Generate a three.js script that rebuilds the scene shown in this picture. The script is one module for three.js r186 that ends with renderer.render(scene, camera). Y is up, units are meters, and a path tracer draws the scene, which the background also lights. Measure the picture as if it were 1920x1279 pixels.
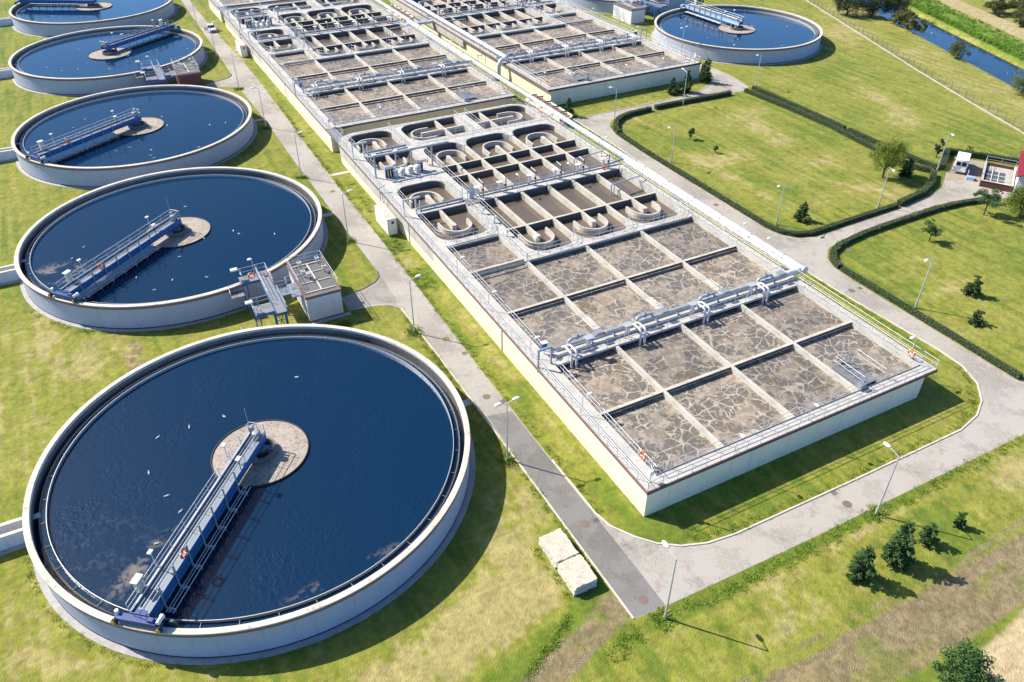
import * as THREE from 'three';
import { mergeGeometries } from 'three/addons/utils/BufferGeometryUtils.js';

// ---------- camera, sky, sun, exposure (x right along the basins' short side, y up, z3 = -z, z running away from the camera) ----------
const scene = new THREE.Scene();
const camera = new THREE.PerspectiveCamera(46.86, 1024 / 682, 0.5, 2500);
{
  const yaw = 0.48385, pitch = 0.63634;
  camera.position.set(-32.348, 54.46, 36.271);
  camera.up.set(0, 1, 0);
  camera.lookAt(-32.348 + Math.sin(yaw) * Math.cos(pitch), 54.46 - Math.sin(pitch), 36.271 - Math.cos(yaw) * Math.cos(pitch));
  camera.updateMatrixWorld();
}
const renderer = new THREE.WebGLRenderer({ antialias: true });
renderer.toneMapping = THREE.LinearToneMapping;
renderer.toneMappingExposure = 1.62;
renderer.shadowMap.enabled = true;
const SUN = new THREE.Vector3(-0.486, 0.674, -0.556).normalize();
const sun = new THREE.DirectionalLight(0xfff5e6, 5);
sun.position.copy(SUN).multiplyScalar(300); sun.target.position.set(20, 0, -70);
sun.position.add(sun.target.position);
sun.castShadow = true; sun.shadow.radius = 1;
Object.assign(sun.shadow.camera, { left: -220, right: 220, top: 220, bottom: -220, near: 1, far: 700 });
sun.shadow.mapSize.set(4096, 4096);
scene.add(sun, sun.target);
{
  const w = 512, h = 256, d = new Float32Array(w * h * 4), v = new THREE.Vector3();
  for (let j = 0; j < h; j++) for (let i = 0; i < w; i++) {
    const el = ((j + 0.5) / h - 0.5) * Math.PI, az = ((i + 0.5) / w - 0.5) * 2 * Math.PI;
    v.set(Math.cos(el) * Math.cos(az), Math.sin(el), Math.cos(el) * Math.sin(az));
    const s = Math.max(0, v.dot(SUN)), t = Math.pow(1 - Math.max(0, v.y), 4), o = (j * w + i) * 4;
    const glow = 2.0 * Math.pow(s, 60) + 0.95 * Math.pow(s, 14) + 0.05 * Math.pow(s, 3);
    const c = [0.026 + 0.42 * t, 0.072 + 0.92 * t, 0.19 + 1.75 * t];
    for (let k = 0; k < 3; k++) d[o + k] = v.y > -0.02 ? c[k] + glow * [0.9, 0.85, 0.75][k] : [0.20, 0.22, 0.10][k];
    d[o + 3] = 1;
  }
  const t = new THREE.DataTexture(d, w, h, THREE.RGBAFormat, THREE.FloatType);
  t.mapping = THREE.EquirectangularReflectionMapping; t.magFilter = THREE.LinearFilter; t.minFilter = THREE.LinearFilter; t.needsUpdate = true;
  scene.background = t; scene.environment = t; scene.backgroundIntensity = 1; scene.environmentIntensity = 1;
}

// ---------- numbers ----------
function rng(s) { return () => { s |= 0; s = s + 0x6D2B79F5 | 0; let t = Math.imul(s ^ s >>> 15, 1 | s); t = t + Math.imul(t ^ t >>> 7, 61 | t) ^ t; return ((t ^ t >>> 14) >>> 0) / 4294967296; }; }
const HT = new Float32Array(65536); { const r = rng(77); for (let i = 0; i < 65536; i++) HT[i] = r(); }
const hash = (x, y) => HT[((y & 255) << 8) | (x & 255)];
function noise(x, y) {
  const xi = Math.floor(x), yi = Math.floor(y); let u = x - xi, v = y - yi; u = u * u * (3 - 2 * u); v = v * v * (3 - 2 * v);
  const a = hash(xi, yi), b = hash(xi + 1, yi), c = hash(xi, yi + 1), d = hash(xi + 1, yi + 1);
  return a + (b - a) * u + (c - a) * v + (a - b - c + d) * u * v;
}
const fbm = (x, y, n = 4) => { let s = 0, a = 0.5, m = 0; for (let i = 0; i < n; i++) { s += a * noise(x + i * 17.3, y + i * 9.1); m += a; a *= 0.5; x *= 2.03; y *= 2.03; } return s / m; };
const sst = (a, b, x) => { const t = Math.min(1, Math.max(0, (x - a) / (b - a))); return t * t * (3 - 2 * t); };
const mix = (a, b, t) => a + (b - a) * t;
const mix3 = (a, b, t) => [mix(a[0], b[0], t), mix(a[1], b[1], t), mix(a[2], b[2], t)];
// distances to the nearest two points of a jittered grid that repeats after p cells
function worley(x, y, p, seed) {
  const xi = Math.floor(x), yi = Math.floor(y); let f1 = 9, f2 = 9, id = 0;
  for (let j = -1; j < 2; j++) for (let i = -1; i < 2; i++) {
    const cx = ((xi + i) % p + p) % p + seed, cy = ((yi + j) % p + p) % p + seed * 3;
    const dx = xi + i + hash(cx, cy) - x, dy = yi + j + hash(cx + 91, cy + 57) - y, d = Math.sqrt(dx * dx + dy * dy);
    if (d < f1) { f2 = f1; f1 = d; id = hash(cx + 13, cy + 29); } else if (d < f2) f2 = d;
  }
  return [f1, f2, id];
}
// noise that repeats after p units
function tnoise(x, y, p, s = 0) {
  const xi = Math.floor(x), yi = Math.floor(y); let u = x - xi, v = y - yi; u = u * u * (3 - 2 * u); v = v * v * (3 - 2 * v);
  const m = (k) => ((k % p) + p) % p + s, a = hash(m(xi), m(yi)), b = hash(m(xi + 1), m(yi)), c = hash(m(xi), m(yi + 1)), d = hash(m(xi + 1), m(yi + 1));
  return a + (b - a) * u + (c - a) * v + (a - b - c + d) * u * v;
}
const tfbm = (u, v, p, n, s = 0) => { let t = 0, a = 0.5, m = 0; for (let i = 0; i < n; i++) { t += a * tnoise(u * p, v * p, p, s + i * 31); m += a; a *= 0.55; p *= 2; } return t / m; };

// ---------- textures ----------
const enc = (x) => { x = Math.min(1, Math.max(0, x)); return 255 * (x < 0.0031308 ? 12.92 * x : 1.055 * Math.pow(x, 1 / 2.4) - 0.055); };
const ENC = new Uint8Array(4097); for (let i = 0; i < 4097; i++) ENC[i] = Math.round(enc(i / 4096));
function tex(w, h, fn, color = true) {
  const d = new Uint8Array(w * h * 4);
  for (let j = 0; j < h; j++) for (let i = 0; i < w; i++) {
    const c = fn((i + 0.5) / w, (j + 0.5) / h), o = (j * w + i) * 4;
    for (let k = 0; k < 3; k++) { const x = Math.min(1, Math.max(0, typeof c === 'number' ? c : c[k])); d[o + k] = color ? ENC[(x * 4096) | 0] : x * 255; }
    d[o + 3] = 255;
  }
  const t = new THREE.DataTexture(d, w, h, THREE.RGBAFormat);
  t.wrapS = t.wrapT = THREE.RepeatWrapping; t.magFilter = THREE.LinearFilter; t.minFilter = THREE.LinearFilter;
  if (color) t.colorSpace = THREE.SRGBColorSpace;
  t.needsUpdate = true; return t;
}
const per = (t, sx, sy = sx) => { const c = t.clone(); c.repeat.set(1 / sx, 1 / sy); c.needsUpdate = true; return c; };   // one repeat every sx metres of uv

const M = {};
const std = (o) => new THREE.MeshStandardMaterial(o);
const C = (r, g, b) => new THREE.Color().setRGB(r, g, b);
{
  // concrete: mottled, with damp streaks and pits
  const concrete = tex(512, 512, (u, v) => {
    const a = tfbm(u, v, 4, 6), b = tfbm(u, v, 13, 4, 50), c = tfbm(u, v, 64, 2, 90);
    const s = 0.72 + 0.42 * a + 0.10 * (c - 0.5), d = sst(0.62, 0.78, b) * 0.28;
    return [s * (0.93 - d), s * (0.92 - d), s * (0.89 - d * 0.9)];
  });
  const bump = tex(256, 256, (u, v) => 0.6 * tfbm(u, v, 16, 3, 7) + 0.4 * tfbm(u, v, 90, 1, 3), false);
  M.concrete = std({ color: C(0.52, 0.515, 0.50), map: per(concrete, 5), bumpMap: per(bump, 3), bumpScale: 0.01, roughness: 0.9 });
  M.partition = std({ color: C(0.55, 0.53, 0.485), map: per(concrete, 4.3), bumpMap: per(bump, 3), bumpScale: 0.01, roughness: 0.9 });
  M.rim = std({ color: C(0.66, 0.62, 0.56), map: per(concrete, 6), bumpMap: per(bump, 3), bumpScale: 0.008, roughness: 0.85 });
  M.damp = std({ color: C(0.15, 0.155, 0.16), map: per(concrete, 3), bumpMap: per(bump, 3), bumpScale: 0.01, roughness: 0.7 });
  M.shadeTone = std({ color: C(0.105, 0.112, 0.122), map: per(concrete, 2.5), bumpMap: per(bump, 3), bumpScale: 0.01, roughness: 0.7 });  // concrete tone darkened to paint shade on basin faces turned from the sun
  M.apron = std({ color: C(0.46, 0.46, 0.46), map: per(concrete, 2.2), bumpMap: per(bump, 1.4), bumpScale: 0.03, roughness: 0.95 });
  M.slab = std({ color: C(0.62, 0.58, 0.50), map: per(concrete, 2.4), bumpMap: per(bump, 1.2), bumpScale: 0.02, roughness: 0.95 });
  const paint = tex(1024, 512, (u, v) => { const a = tfbm(u, v, 3, 5, 11), b = tfbm(u, v, 24, 3, 40), r = tnoise(u * 90, v * 3, 90, 5) * tnoise(u * 23, v * 2, 23, 9); const s = 0.92 + 0.16 * a - 0.12 * sst(0.6, 0.85, b) - 0.12 * sst(0.42, 0.8, r); return [s, s * 0.995, s * 0.98]; });
  M.cream = std({ color: C(0.80, 0.72, 0.55), map: per(paint, 7), roughness: 0.85 });
  M.tankWhite = std({ color: C(0.38, 0.415, 0.51), map: per(paint, 7), roughness: 0.8 });
  M.white = std({ color: C(0.62, 0.63, 0.67), map: per(paint, 7), roughness: 0.8 });
  M.ochre = std({ color: C(0.62, 0.50, 0.26), map: per(paint, 7), roughness: 0.9 });
  M.maroon = std({ color: C(0.16, 0.06, 0.06), map: per(paint, 5), roughness: 0.85 });
  M.fascia = std({ color: C(0.20, 0.125, 0.115), map: per(paint, 3), roughness: 0.7 });
  M.brown = std({ color: C(0.11, 0.075, 0.075), map: per(paint, 3), roughness: 0.7 });
  M.gap = std({ color: C(0.03, 0.03, 0.035), roughness: 0.95 });
  // roads
  const asphalt = tex(1024, 1024, (u, v) => {
    const a = tfbm(u, v, 3, 5, 5), b = tfbm(u, v, 128, 2, 70), c = tfbm(u, v, 11, 4, 20), q = tfbm(u + 0.05 * a, v, 7, 5, 61);
    let s = 0.74 + 0.44 * a + 0.30 * (b - 0.5) - 0.22 * sst(0.58, 0.8, c) - 0.12 * sst(0.52, 0.56, q) + 0.10 * sst(0.60, 0.64, tfbm(u, v, 9, 4, 88));
    const w = worley(u * 5 + 0.5 * tfbm(u, v, 8, 3, 33), v * 5 + 0.5 * tfbm(u, v, 8, 3, 44), 5, 4);
    if (w[1] - w[0] < 0.010 && tnoise(u * 9, v * 9, 9, 60) > 0.58) s *= 0.80;
    return [s, s * 0.985, s * 0.965];
  });
  const grit = tex(256, 256, (u, v) => tfbm(u, v, 64, 2, 12), false);
  M.road = std({ color: C(0.385, 0.365, 0.338), map: per(asphalt, 17), bumpMap: per(grit, 2), bumpScale: 0.012, roughness: 0.95 });
  M.patch = std({ color: C(0.20, 0.198, 0.195), map: per(asphalt, 11), bumpMap: per(grit, 2), bumpScale: 0.012, roughness: 0.9 });
  const pav = tex(512, 512, (u, v) => { const r = Math.floor(v * 40), o = r % 2 ? 0.5 : 0, x = u * 20 + o, fx = x - Math.floor(x), fy = v * 40 - r; const k = hash(Math.floor(x) % 20 + 3, r + 9); const j = fx < 0.05 || fy < 0.09 ? 0.7 : 1, s = j * (0.8 + 0.3 * k) * (0.85 + 0.3 * tfbm(u, v, 4, 3, 9)); return [s, s * 0.96, s * 0.90]; });
  M.paver = std({ color: C(0.36, 0.32, 0.26), map: per(pav, 4), roughness: 0.95 });
  // metal and paint
  M.galv = std({ color: C(0.54, 0.565, 0.59), metalness: 0.4, roughness: 0.45 });
  M.galvDark = std({ color: C(0.30, 0.33, 0.38), metalness: 0.3, roughness: 0.5 });
  M.pipe = std({ color: C(0.66, 0.67, 0.69), metalness: 0.25, roughness: 0.38, map: per(paint, 4) });
  M.pipeDull = std({ color: C(0.44, 0.46, 0.49), metalness: 0.4, roughness: 0.42, map: per(paint, 3) });
  M.gratingDark = std({ color: C(0.07, 0.08, 0.10), roughness: 0.8 });
  M.grate = std({ color: C(0.27, 0.285, 0.31), metalness: 0.3, roughness: 0.6, map: per(tex(128, 128, (u, v) => ((u * 16 % 1) < 0.3 || (v * 8 % 1) < 0.2 ? 1 : 0.72)), 1) });
  M.blue = std({ color: C(0.014, 0.105, 0.30), roughness: 0.55, map: per(paint, 4) });
  M.blueDark = std({ color: C(0.02, 0.06, 0.22), roughness: 0.5 });
  M.paleBlue = std({ color: C(0.35, 0.50, 0.68), roughness: 0.5, map: per(paint, 4) });
  M.deckBlue = std({ color: C(0.20, 0.245, 0.30), metalness: 0.2, roughness: 0.6 });
  M.dark = std({ color: C(0.035, 0.037, 0.042), roughness: 0.6 });
  M.offwhite = std({ color: C(0.78, 0.77, 0.72), roughness: 0.5 });
  M.cab = std({ color: C(0.70, 0.62, 0.46), roughness: 0.5 });
  M.yellow = std({ color: C(0.55, 0.33, 0.06), roughness: 0.6 });
  M.orange = std({ color: C(0.80, 0.12, 0.03), roughness: 0.5 });
  M.red = std({ color: C(0.26, 0.025, 0.04), roughness: 0.5 });
  M.green = std({ color: C(0.03, 0.12, 0.10), roughness: 0.5 });
  M.glass = std({ color: C(0.02, 0.025, 0.03), roughness: 0.08 });
  M.carWhite = new THREE.MeshPhysicalMaterial({ color: C(0.80, 0.80, 0.80), roughness: 0.35, clearcoat: 0.8, clearcoatRoughness: 0.1 });
  M.rubber = std({ color: C(0.02, 0.02, 0.02), roughness: 0.85 });
  M.wood = std({ color: C(0.30, 0.20, 0.10), roughness: 0.9 });
  M.brick = std({ color: C(0.13, 0.058, 0.052), map: per(pav, 3), roughness: 0.9 });
  M.iron = std({ color: C(0.20, 0.155, 0.13), roughness: 0.7, metalness: 0.2, bumpMap: per(grit, 0.5), bumpScale: 0.01 });
  // leaves and bark take their tone from vertex colours
  M.leaf = std({ color: 0xffffff, vertexColors: true, roughness: 0.75, side: THREE.DoubleSide });
  M.bark = std({ color: C(0.10, 0.075, 0.05), roughness: 0.95 });
  // scum over the centre wells
  M.scum = std({ map: per(tex(512, 512, (u, v) => { const a = tfbm(u, v, 10, 5, 3), b = tfbm(u, v, 40, 3, 80), s = 0.75 + 0.35 * a - 0.35 * sst(0.56, 0.7, b); return [0.40 * s, 0.345 * s, 0.30 * s]; }), 6), bumpMap: per(bump, 2), bumpScale: 0.03, roughness: 0.9 });
  // still brown water of the basins' rear halves
  const ripple = tex(512, 512, (u, v) => { const a = tfbm(u + 0.03 * tfbm(u, v, 6, 2, 4), v, 14, 4, 8); return a; }, false);
  M.ripple = ripple;
  M.gusts = tex(1024, 1024, (u, v) => { const p = sst(0.36, 0.66, tfbm(u, v, 4, 4, 70)), w = tfbm(u + 0.012 * tfbm(u, v, 18, 2, 4), v, 34, 4, 8), q = tfbm(u, v, 78, 2, 31); return 0.5 + (0.25 + 0.75 * p) * (0.65 * (w - 0.5) + 0.35 * (q - 0.5)); }, false);
  M.murky = new THREE.MeshPhysicalMaterial({ color: C(1, 1, 1), map: per(tex(512, 512, (u, v) => { const a = tfbm(u, v, 5, 5, 23), s = 0.75 + 0.5 * a; return [0.135 * s, 0.108 * s, 0.083 * s]; }), 16), roughness: 0.10, ior: 1.45, bumpMap: per(ripple, 7), bumpScale: 0.010 });
}
// foam of the aerated cells: brown liquor with a pale network of scum lines
const FOAM = [0, 1, 2, 3].map((k) => {
  const s = k * 19 + 3, t = tex(768, 768, (u, v) => {
    const wx = 0.12 * (tfbm(u, v, 4, 5, s) - 0.5), wy = 0.12 * (tfbm(u, v, 4, 5, s + 40) - 0.5), U = u + wx, Vv = v + wy;
    const big = worley(U * 7, Vv * 7, 7, s), jx = 0.6 * tnoise(u * 30, v * 30, 30, s), sm = worley(U * 16 + jx, Vv * 16 + 0.6 * tnoise(u * 30, v * 30, 30, s + 3), 16, s + 7);
    const streak = tfbm(u + 0.12 * tfbm(u, v, 4, 3, s + 9), v + 0.08 * tfbm(u, v, 5, 3, s + 19), 22, 3, s + 60), wob = 0.45 + 1.1 * tnoise(u * 20, v * 20, 20, s + 2);
    const e1 = big[1] - big[0], e2 = sm[1] - sm[0], blob = tfbm(u + wx, v + wy, 4, 4, s + 33) + 0.07 * (big[2] - 0.5), P = sst(0.435, 0.465, blob);
    const keep = sst(0.30, 0.52, tfbm(u, v, 11, 3, s + 71)), fine = tfbm(u + 0.02 * streak, v, 44, 3, s + 15);
    let vein = Math.max((1 - sst(0.03 * wob, 0.12 * wob, e1)) * (0.6 + 0.4 * keep), (0.35 + 0.65 * big[2]) * (1 - sst(0.03 * wob, 0.13 * wob, e2)) * keep);
    vein = Math.min(1, vein * (0.75 + 0.6 * fine));
    const dark = mix3([0.105, 0.099, 0.092], [0.150, 0.139, 0.127], 0.5 * sm[2] + 0.5 * streak), pale = [0.40, 0.35, 0.295], calmC = mix3([0.20, 0.172, 0.142], [0.32, 0.275, 0.225], sst(0.3, 0.7, 0.6 * streak + 0.4 * fine));
    const olive = sst(0.62, 0.74, tfbm(u, v, 6, 3, s + 120)), lace = 0.5 * sst(0.54, 0.66, streak) * tnoise(u * 9, v * 9, 9, s + 4);
    let c = mix3(mix3(calmC, pale, lace), mix3(dark, pale, vein), P); c = mix3(c, [0.16, 0.12, 0.06], olive * 0.45 * P);
    const g = 0.88 + 0.24 * tfbm(u, v, 180, 1, s + 5);
    return [c[0] * g, c[1] * g, c[2] * g];
  });
  return [[1, 1, 1], [0.86, 0.86, 0.87], [1.10, 1.07, 1.03]].map((c) => std({ color: C(...c), map: per(t, 9.6), roughness: 0.55, bumpMap: per(M.ripple, 3), bumpScale: 0.02 }));
}).flat();
// clarified water; two tanks carry drifts of scum (disc 39 m across, u,v over it)
function clear(scum, seed, col = [0.001, 0.008, 0.022]) {
  const p = { color: C(...col), roughness: 0.05, ior: 1.5, bumpMap: per(M.gusts, 13), bumpScale: seed ? 0.012 : 0.055 };
  if (scum) {
    p.color = C(1, 1, 1);
    p.map = per(tex(1024, 1024, (u, v) => {
      const x = (u < 0.5 ? u : u - 1) * 39, z = (v < 0.5 ? v : v - 1) * 39; let m = 0;
      for (const [cx, cz, rx, rz, a, k] of scum) { const ca = Math.cos(a), sa = Math.sin(a), dx = (x - cx) * ca + (z - cz) * sa, dz = -(x - cx) * sa + (z - cz) * ca; m = Math.max(m, k * (1 - sst(0.25, 1.15, Math.hypot(dx / rx, dz / rz)))); }
      const q = fbm(x * 0.55 + seed + 1.6 * fbm(x * 0.3, z * 0.3 + seed), z * 0.55 + 1.6 * fbm(x * 0.25 + 9, z * 0.25), 5), f = fbm(x * 3.1 + seed, z * 3.1, 3);
      m *= sst(0.46, 0.60, q) * sst(0.30, 0.62, f + 0.35 * (m - 0.5)) ;
      return mix3(col, [0.20, 0.175, 0.16], Math.min(1, m));
    }), 39);
  }
  return new THREE.MeshPhysicalMaterial(p);
}

// ---------- geometry helpers (all take z running away) ----------
const V3 = (p) => new THREE.Vector3(p[0], p[1], -p[2]);
const plain = (g) => { g = g.index ? g.toNonIndexed() : g; for (const k of Object.keys(g.attributes)) if (!['position', 'normal', 'uv'].includes(k)) g.deleteAttribute(k); return g; };
function bx(x0, x1, y0, y1, z0, z1) { return plain(new THREE.BoxGeometry(Math.abs(x1 - x0), Math.abs(y1 - y0), Math.abs(z1 - z0)).translate((x0 + x1) / 2, (y0 + y1) / 2, -(z0 + z1) / 2)); }
function shape(poly, holes = []) { const s = new THREE.Shape(poly.map((p) => new THREE.Vector2(p[0], p[1]))); s.holes = holes.map((h) => new THREE.Path(h.map((p) => new THREE.Vector2(p[0], p[1])))); return s; }
function prism(poly, y0, y1, holes, bevel = 0) {
  const g = new THREE.ExtrudeGeometry(shape(poly, holes), { depth: y1 - y0 - bevel, bevelEnabled: bevel > 0, bevelThickness: bevel, bevelSize: bevel, bevelOffset: -bevel, bevelSegments: 1, steps: 1 });
  return plain(g.rotateX(-Math.PI / 2).translate(0, y0, 0));
}
function sheet(poly, y, holes) { return plain(new THREE.ShapeGeometry(shape(poly, holes)).rotateX(-Math.PI / 2).translate(0, y, 0)); }
function tube(a, b, r, n = 6, r2 = r) {
  const A = V3(a), B = V3(b), d = B.clone().sub(A), L = d.length();
  const g = new THREE.CylinderGeometry(r2, r, L, n, 1); g.translate(0, L / 2, 0);
  g.applyQuaternion(new THREE.Quaternion().setFromUnitVectors(new THREE.Vector3(0, 1, 0), d.normalize())); return plain(g.translate(A.x, A.y, A.z));
}
function ball(p, r, n = 8) { const v = V3(p); return plain(new THREE.SphereGeometry(r, n, Math.max(4, n >> 1)).translate(v.x, v.y, v.z)); }
function pipe(pts, r, n = 8) { const out = []; for (let i = 1; i < pts.length; i++) { out.push(tube(pts[i - 1], pts[i], r, n)); if (i < pts.length - 1) out.push(ball(pts[i], r * 1.04, n)); } return out; }
function bend(pts, r, n = 8, seg = 24) { return plain(new THREE.TubeGeometry(new THREE.CatmullRomCurve3(pts.map(V3), false, 'catmullrom', 0.35), seg, r, n, false)); }
function lathe(profile, seg = 96) { return plain(new THREE.LatheGeometry(profile.map((p) => new THREE.Vector2(p[0], p[1])), seg)); }
const ringProfile = (r0, r1, y0, y1) => [[r0, y0], [r1, y0], [r1, y1], [r0, y1], [r0, y0]];
const ring = (r0, r1, y0, y1, seg = 128) => { const q = lathe(ringProfile(r0, r1, y0, y1), seg); q.computeVertexNormals(); return q; };
function disc(r0, r1, y, seg = 96) { return plain((r0 > 0 ? new THREE.RingGeometry(r0, r1, seg, 1) : new THREE.CircleGeometry(r1, seg)).rotateX(-Math.PI / 2).translate(0, y, 0)); }
function offset(pts, d) {   // a polyline moved sideways (left of its direction for d > 0)
  return pts.map((p, i) => { const a = pts[Math.max(0, i - 1)], b = pts[Math.min(pts.length - 1, i + 1)]; let nx = -(b[1] - a[1]), nz = b[0] - a[0]; const l = Math.hypot(nx, nz) || 1; return [p[0] + nx / l * d, p[1] + nz / l * d]; });
}
const strip = (pts, w) => [...offset(pts, w / 2), ...offset(pts, -w / 2).reverse()];
const wallAlong = (pts, w, y0, y1) => prism(strip(pts, w), y0, y1);
const arc = (cx, cz, r, a0, a1, n = 10) => Array.from({ length: n + 1 }, (_, i) => { const a = (a0 + (a1 - a0) * i / n) * Math.PI / 180; return [cx + r * Math.cos(a), cz + r * Math.sin(a)]; });
function along(pts, step) {   // evenly spaced points on a polyline: [x, z, direction]
  const out = []; let left = 0;
  for (let i = 1; i < pts.length; i++) { const [ax, az] = pts[i - 1], [bx2, bz] = pts[i], L = Math.hypot(bx2 - ax, bz - az); let t = left; for (; t <= L; t += step) out.push([ax + (bx2 - ax) * t / L, az + (bz - az) * t / L, Math.atan2(bz - az, bx2 - ax)]); left = t - L; }
  const e = pts[pts.length - 1]; return out;
}
function rails(pts, y, { h = 1.08, gap = 1.6, r = 0.028, kick = 0, mid = [0.5] } = {}) {
  const out = [];
  for (const f of [1, ...mid]) for (let i = 1; i < pts.length; i++) out.push(tube([pts[i - 1][0], y + h * f, pts[i - 1][1]], [pts[i][0], y + h * f, pts[i][1]], f === 1 ? r * 1.15 : r * 0.8, 5));
  const L = pts.slice(1).reduce((s, p, i) => s + Math.hypot(p[0] - pts[i][0], p[1] - pts[i][1]), 0), n = Math.max(1, Math.round(L / gap));
  for (const [x, z] of [...along(pts, L / n - 1e-4)]) out.push(tube([x, y, z], [x, y + h, z], r, 5));
  if (kick) for (let i = 1; i < pts.length; i++) out.push(wallAlong([pts[i - 1], pts[i]], 0.02, y + 0.01, y + kick));
  return out;
}
function boxUV(g) {
  const p = g.attributes.position, n = p.count, uv = new Float32Array(n * 2), a = new THREE.Vector3(), b = new THREE.Vector3(), c = new THREE.Vector3(), q = new THREE.Vector3();
  for (let i = 0; i < n; i += 3) {
    a.fromBufferAttribute(p, i); b.fromBufferAttribute(p, i + 1); c.fromBufferAttribute(p, i + 2);
    q.copy(b).sub(a).cross(c.clone().sub(a)); const x = Math.abs(q.x), y = Math.abs(q.y), z = Math.abs(q.z);
    [a, b, c].forEach((v, k) => { const o = (i + k) * 2; if (y >= x && y >= z) { uv[o] = v.x; uv[o + 1] = -v.z; } else if (x > z) { uv[o] = -v.z; uv[o + 1] = v.y; } else { uv[o] = v.x; uv[o + 1] = v.y; } });
  }
  g.setAttribute('uv', new THREE.BufferAttribute(uv, 2)); return g;
}
const used = new Map();
function numbered(name) { const n = used.get(name) ?? 0; used.set(name, n + 1); return n ? name + '_' + String(n).padStart(3, '0') : name; }
function part(name, geos, m, parent, keepUV) {
  const g = mergeGeometries(Array.isArray(geos) ? geos : [geos]); if (!keepUV) boxUV(g);
  const o = new THREE.Mesh(g, m); o.name = name; if (parent) parent.add(o); return o;
}
function tag(o, label, category, group, kind) { o.userData = { label, category }; if (group) o.userData.group = group; if (kind) o.userData.kind = kind; return o; }
function thing(name, label, category, [x, z] = [0, 0], turn = 0, group, y = 0) { const o = new THREE.Group(); o.name = numbered(name); o.position.set(x, y, -z); o.rotation.y = turn; scene.add(o); return tag(o, label, category, group); }
function solo(name, geos, m, label, category, group, kind, keepUV) { const o = part(numbered(name), geos, m, scene, keepUV); return tag(o, label, category, group, kind); }
function dup(root, [x, z], turn, label, group, mirror) {
  const r = root.clone(); r.name = numbered(root.name.replace(/_\d+$/, '')); r.position.set(x, root.position.y, -z); if (turn !== null) r.rotation.y = turn; if (mirror) r.scale.x = -1;
  r.userData = { ...root.userData, label }; if (group) r.userData.group = group; scene.add(r); return r;
}

// ---------- ground ----------
const LUSH = [0.116, 0.166, 0.014], MID = [0.206, 0.217, 0.030], DRY = [0.345, 0.295, 0.125], DIRT = [0.185, 0.145, 0.082], STRAW = [0.42, 0.34, 0.20];
// x, z, radii, turn, amount: where the turf is burnt dry (+) or kept lush (-)
const SPOTS = [
  [-11, 4, 3.5, 8, -0.3, 0.55], [-15, -1.5, 7, 2.6, 0.45, 0.75], [-21, -3.5, 7, 2.2, 0.2, 0.75], [-12, -3, 3, 2.5, 0, 0.5], [-28, -5, 9, 2, 0, 0.4], [-20, -8.6, 8, 1.8, 0.25, -0.5], [-9.2, -1, 1.3, 5, 0, -0.7], [-13, -6.6, 4, 1.2, 0.4, -0.5],
  [-43, 48, 2.6, 3.5, 0, 0.7], [-38, 47.6, 1.6, 3, 0.3, 0.75], [-47.5, 56, 3, 5, 0.2, 0.4], [-40.8, 55.2, 2.0, 1.5, 0.4, -0.8], [-50, 46, 3, 8, 0, 0.35], [-48, 14, 3, 6, -0.5, 0.4], [-46, 8, 5, 1.2, -0.6, 0.5],
  [-1.4, 38, 1.1, 5, 0, 0.55], [-1.0, 27, 0.9, 5, 0, 0.4], [-1.9, 51.5, 1.5, 3, 0, 0.6], [-2, 46.5, 1.6, 2.2, 0, -0.7], [-2, 57, 1.6, 2.4, 0, -0.7], [-1.5, 20, 1, 2.5, 0, -0.5], [-1.4, 12, 1.2, 5, 0, 0.3], [-1.6, 74, 1.3, 8, 0, 0.25], [-1.8, 100, 1.3, 7, 0, 0.3], [-1.6, 158, 1.3, 9, 0, 0.5],
  [78, 74, 4, 3, 0.6, 0.55], [72, 66, 2, 5, 0, 0.5], [71.6, 59.5, 3, 2, 0.4, 0.65], [59.7, 58, 3, 2, 0, 0.5], [71, 50, 4, 4, 0.4, 0.55], [68, 42, 7, 2.0, -0.9, 0.55], [54.2, 49.5, 1.3, 6, 0, 0.6], [54, 59.5, 2, 4, 0.3, 0.55], [60, 39, 4, 2, 0.2, 0.3], [57, 67, 3, 3, 0, -0.5], [66, 76, 6, 2, 0.2, -0.4],
  [105, 66, 2, 10, -0.35, 0.6], [99, 56, 3, 5, -0.3, 0.45], [108, 84, 5, 4, 0, -0.3], [134, 104, 6, 10, -0.3, 0.6], [62, 20, 5, 2, 0, 0.3], [57, 13, 4, 1, 0.1, 0.45], [54, 18, 2, 1, 0, 0.5],
  [14, -10.3, 15, 0.5, 0.02, 0.5], [4, -12, 6, 2, 0, 0.35], [2, -14.5, 8, 1, 0.05, 0.3], [10, -9.2, 16, 0.5, 0, -0.6], [-1, -9.2, 3, 0.8, 0.1, -0.6], [35, -12, 8, 2, 0, 0.3], [38, 93.5, 1.5, 2, 0, -0.9],
];
const TRACKS = [[[[-7.0, -7.0], [-9.6, -8.15], [-15.5, -10.5], [-24, -13.5]], 0.28], [[[-8.7, -6.1], [-10.6, -7.0], [-15.8, -8.6], [-24, -11.2]], 0.28],
  [[[-9, -17.5], [3, -17.35], [16, -17.7], [40, -17.2]], 0.30], [[[-9, -19.0], [3, -18.9], [16, -19.2], [40, -18.6]], 0.26], [[[-9, -16.3], [6, -16.0], [20, -16.4], [40, -15.6]], 0.26], [[[-50, 14], [-46, 8.5], [-41, 3.4]], 0.25], [[[-52, 10], [-47, 6], [-44, 2]], 0.25], [[[-46.5, 53], [-41, 50.5], [-37, 50.6]], 0.22]];
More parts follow.
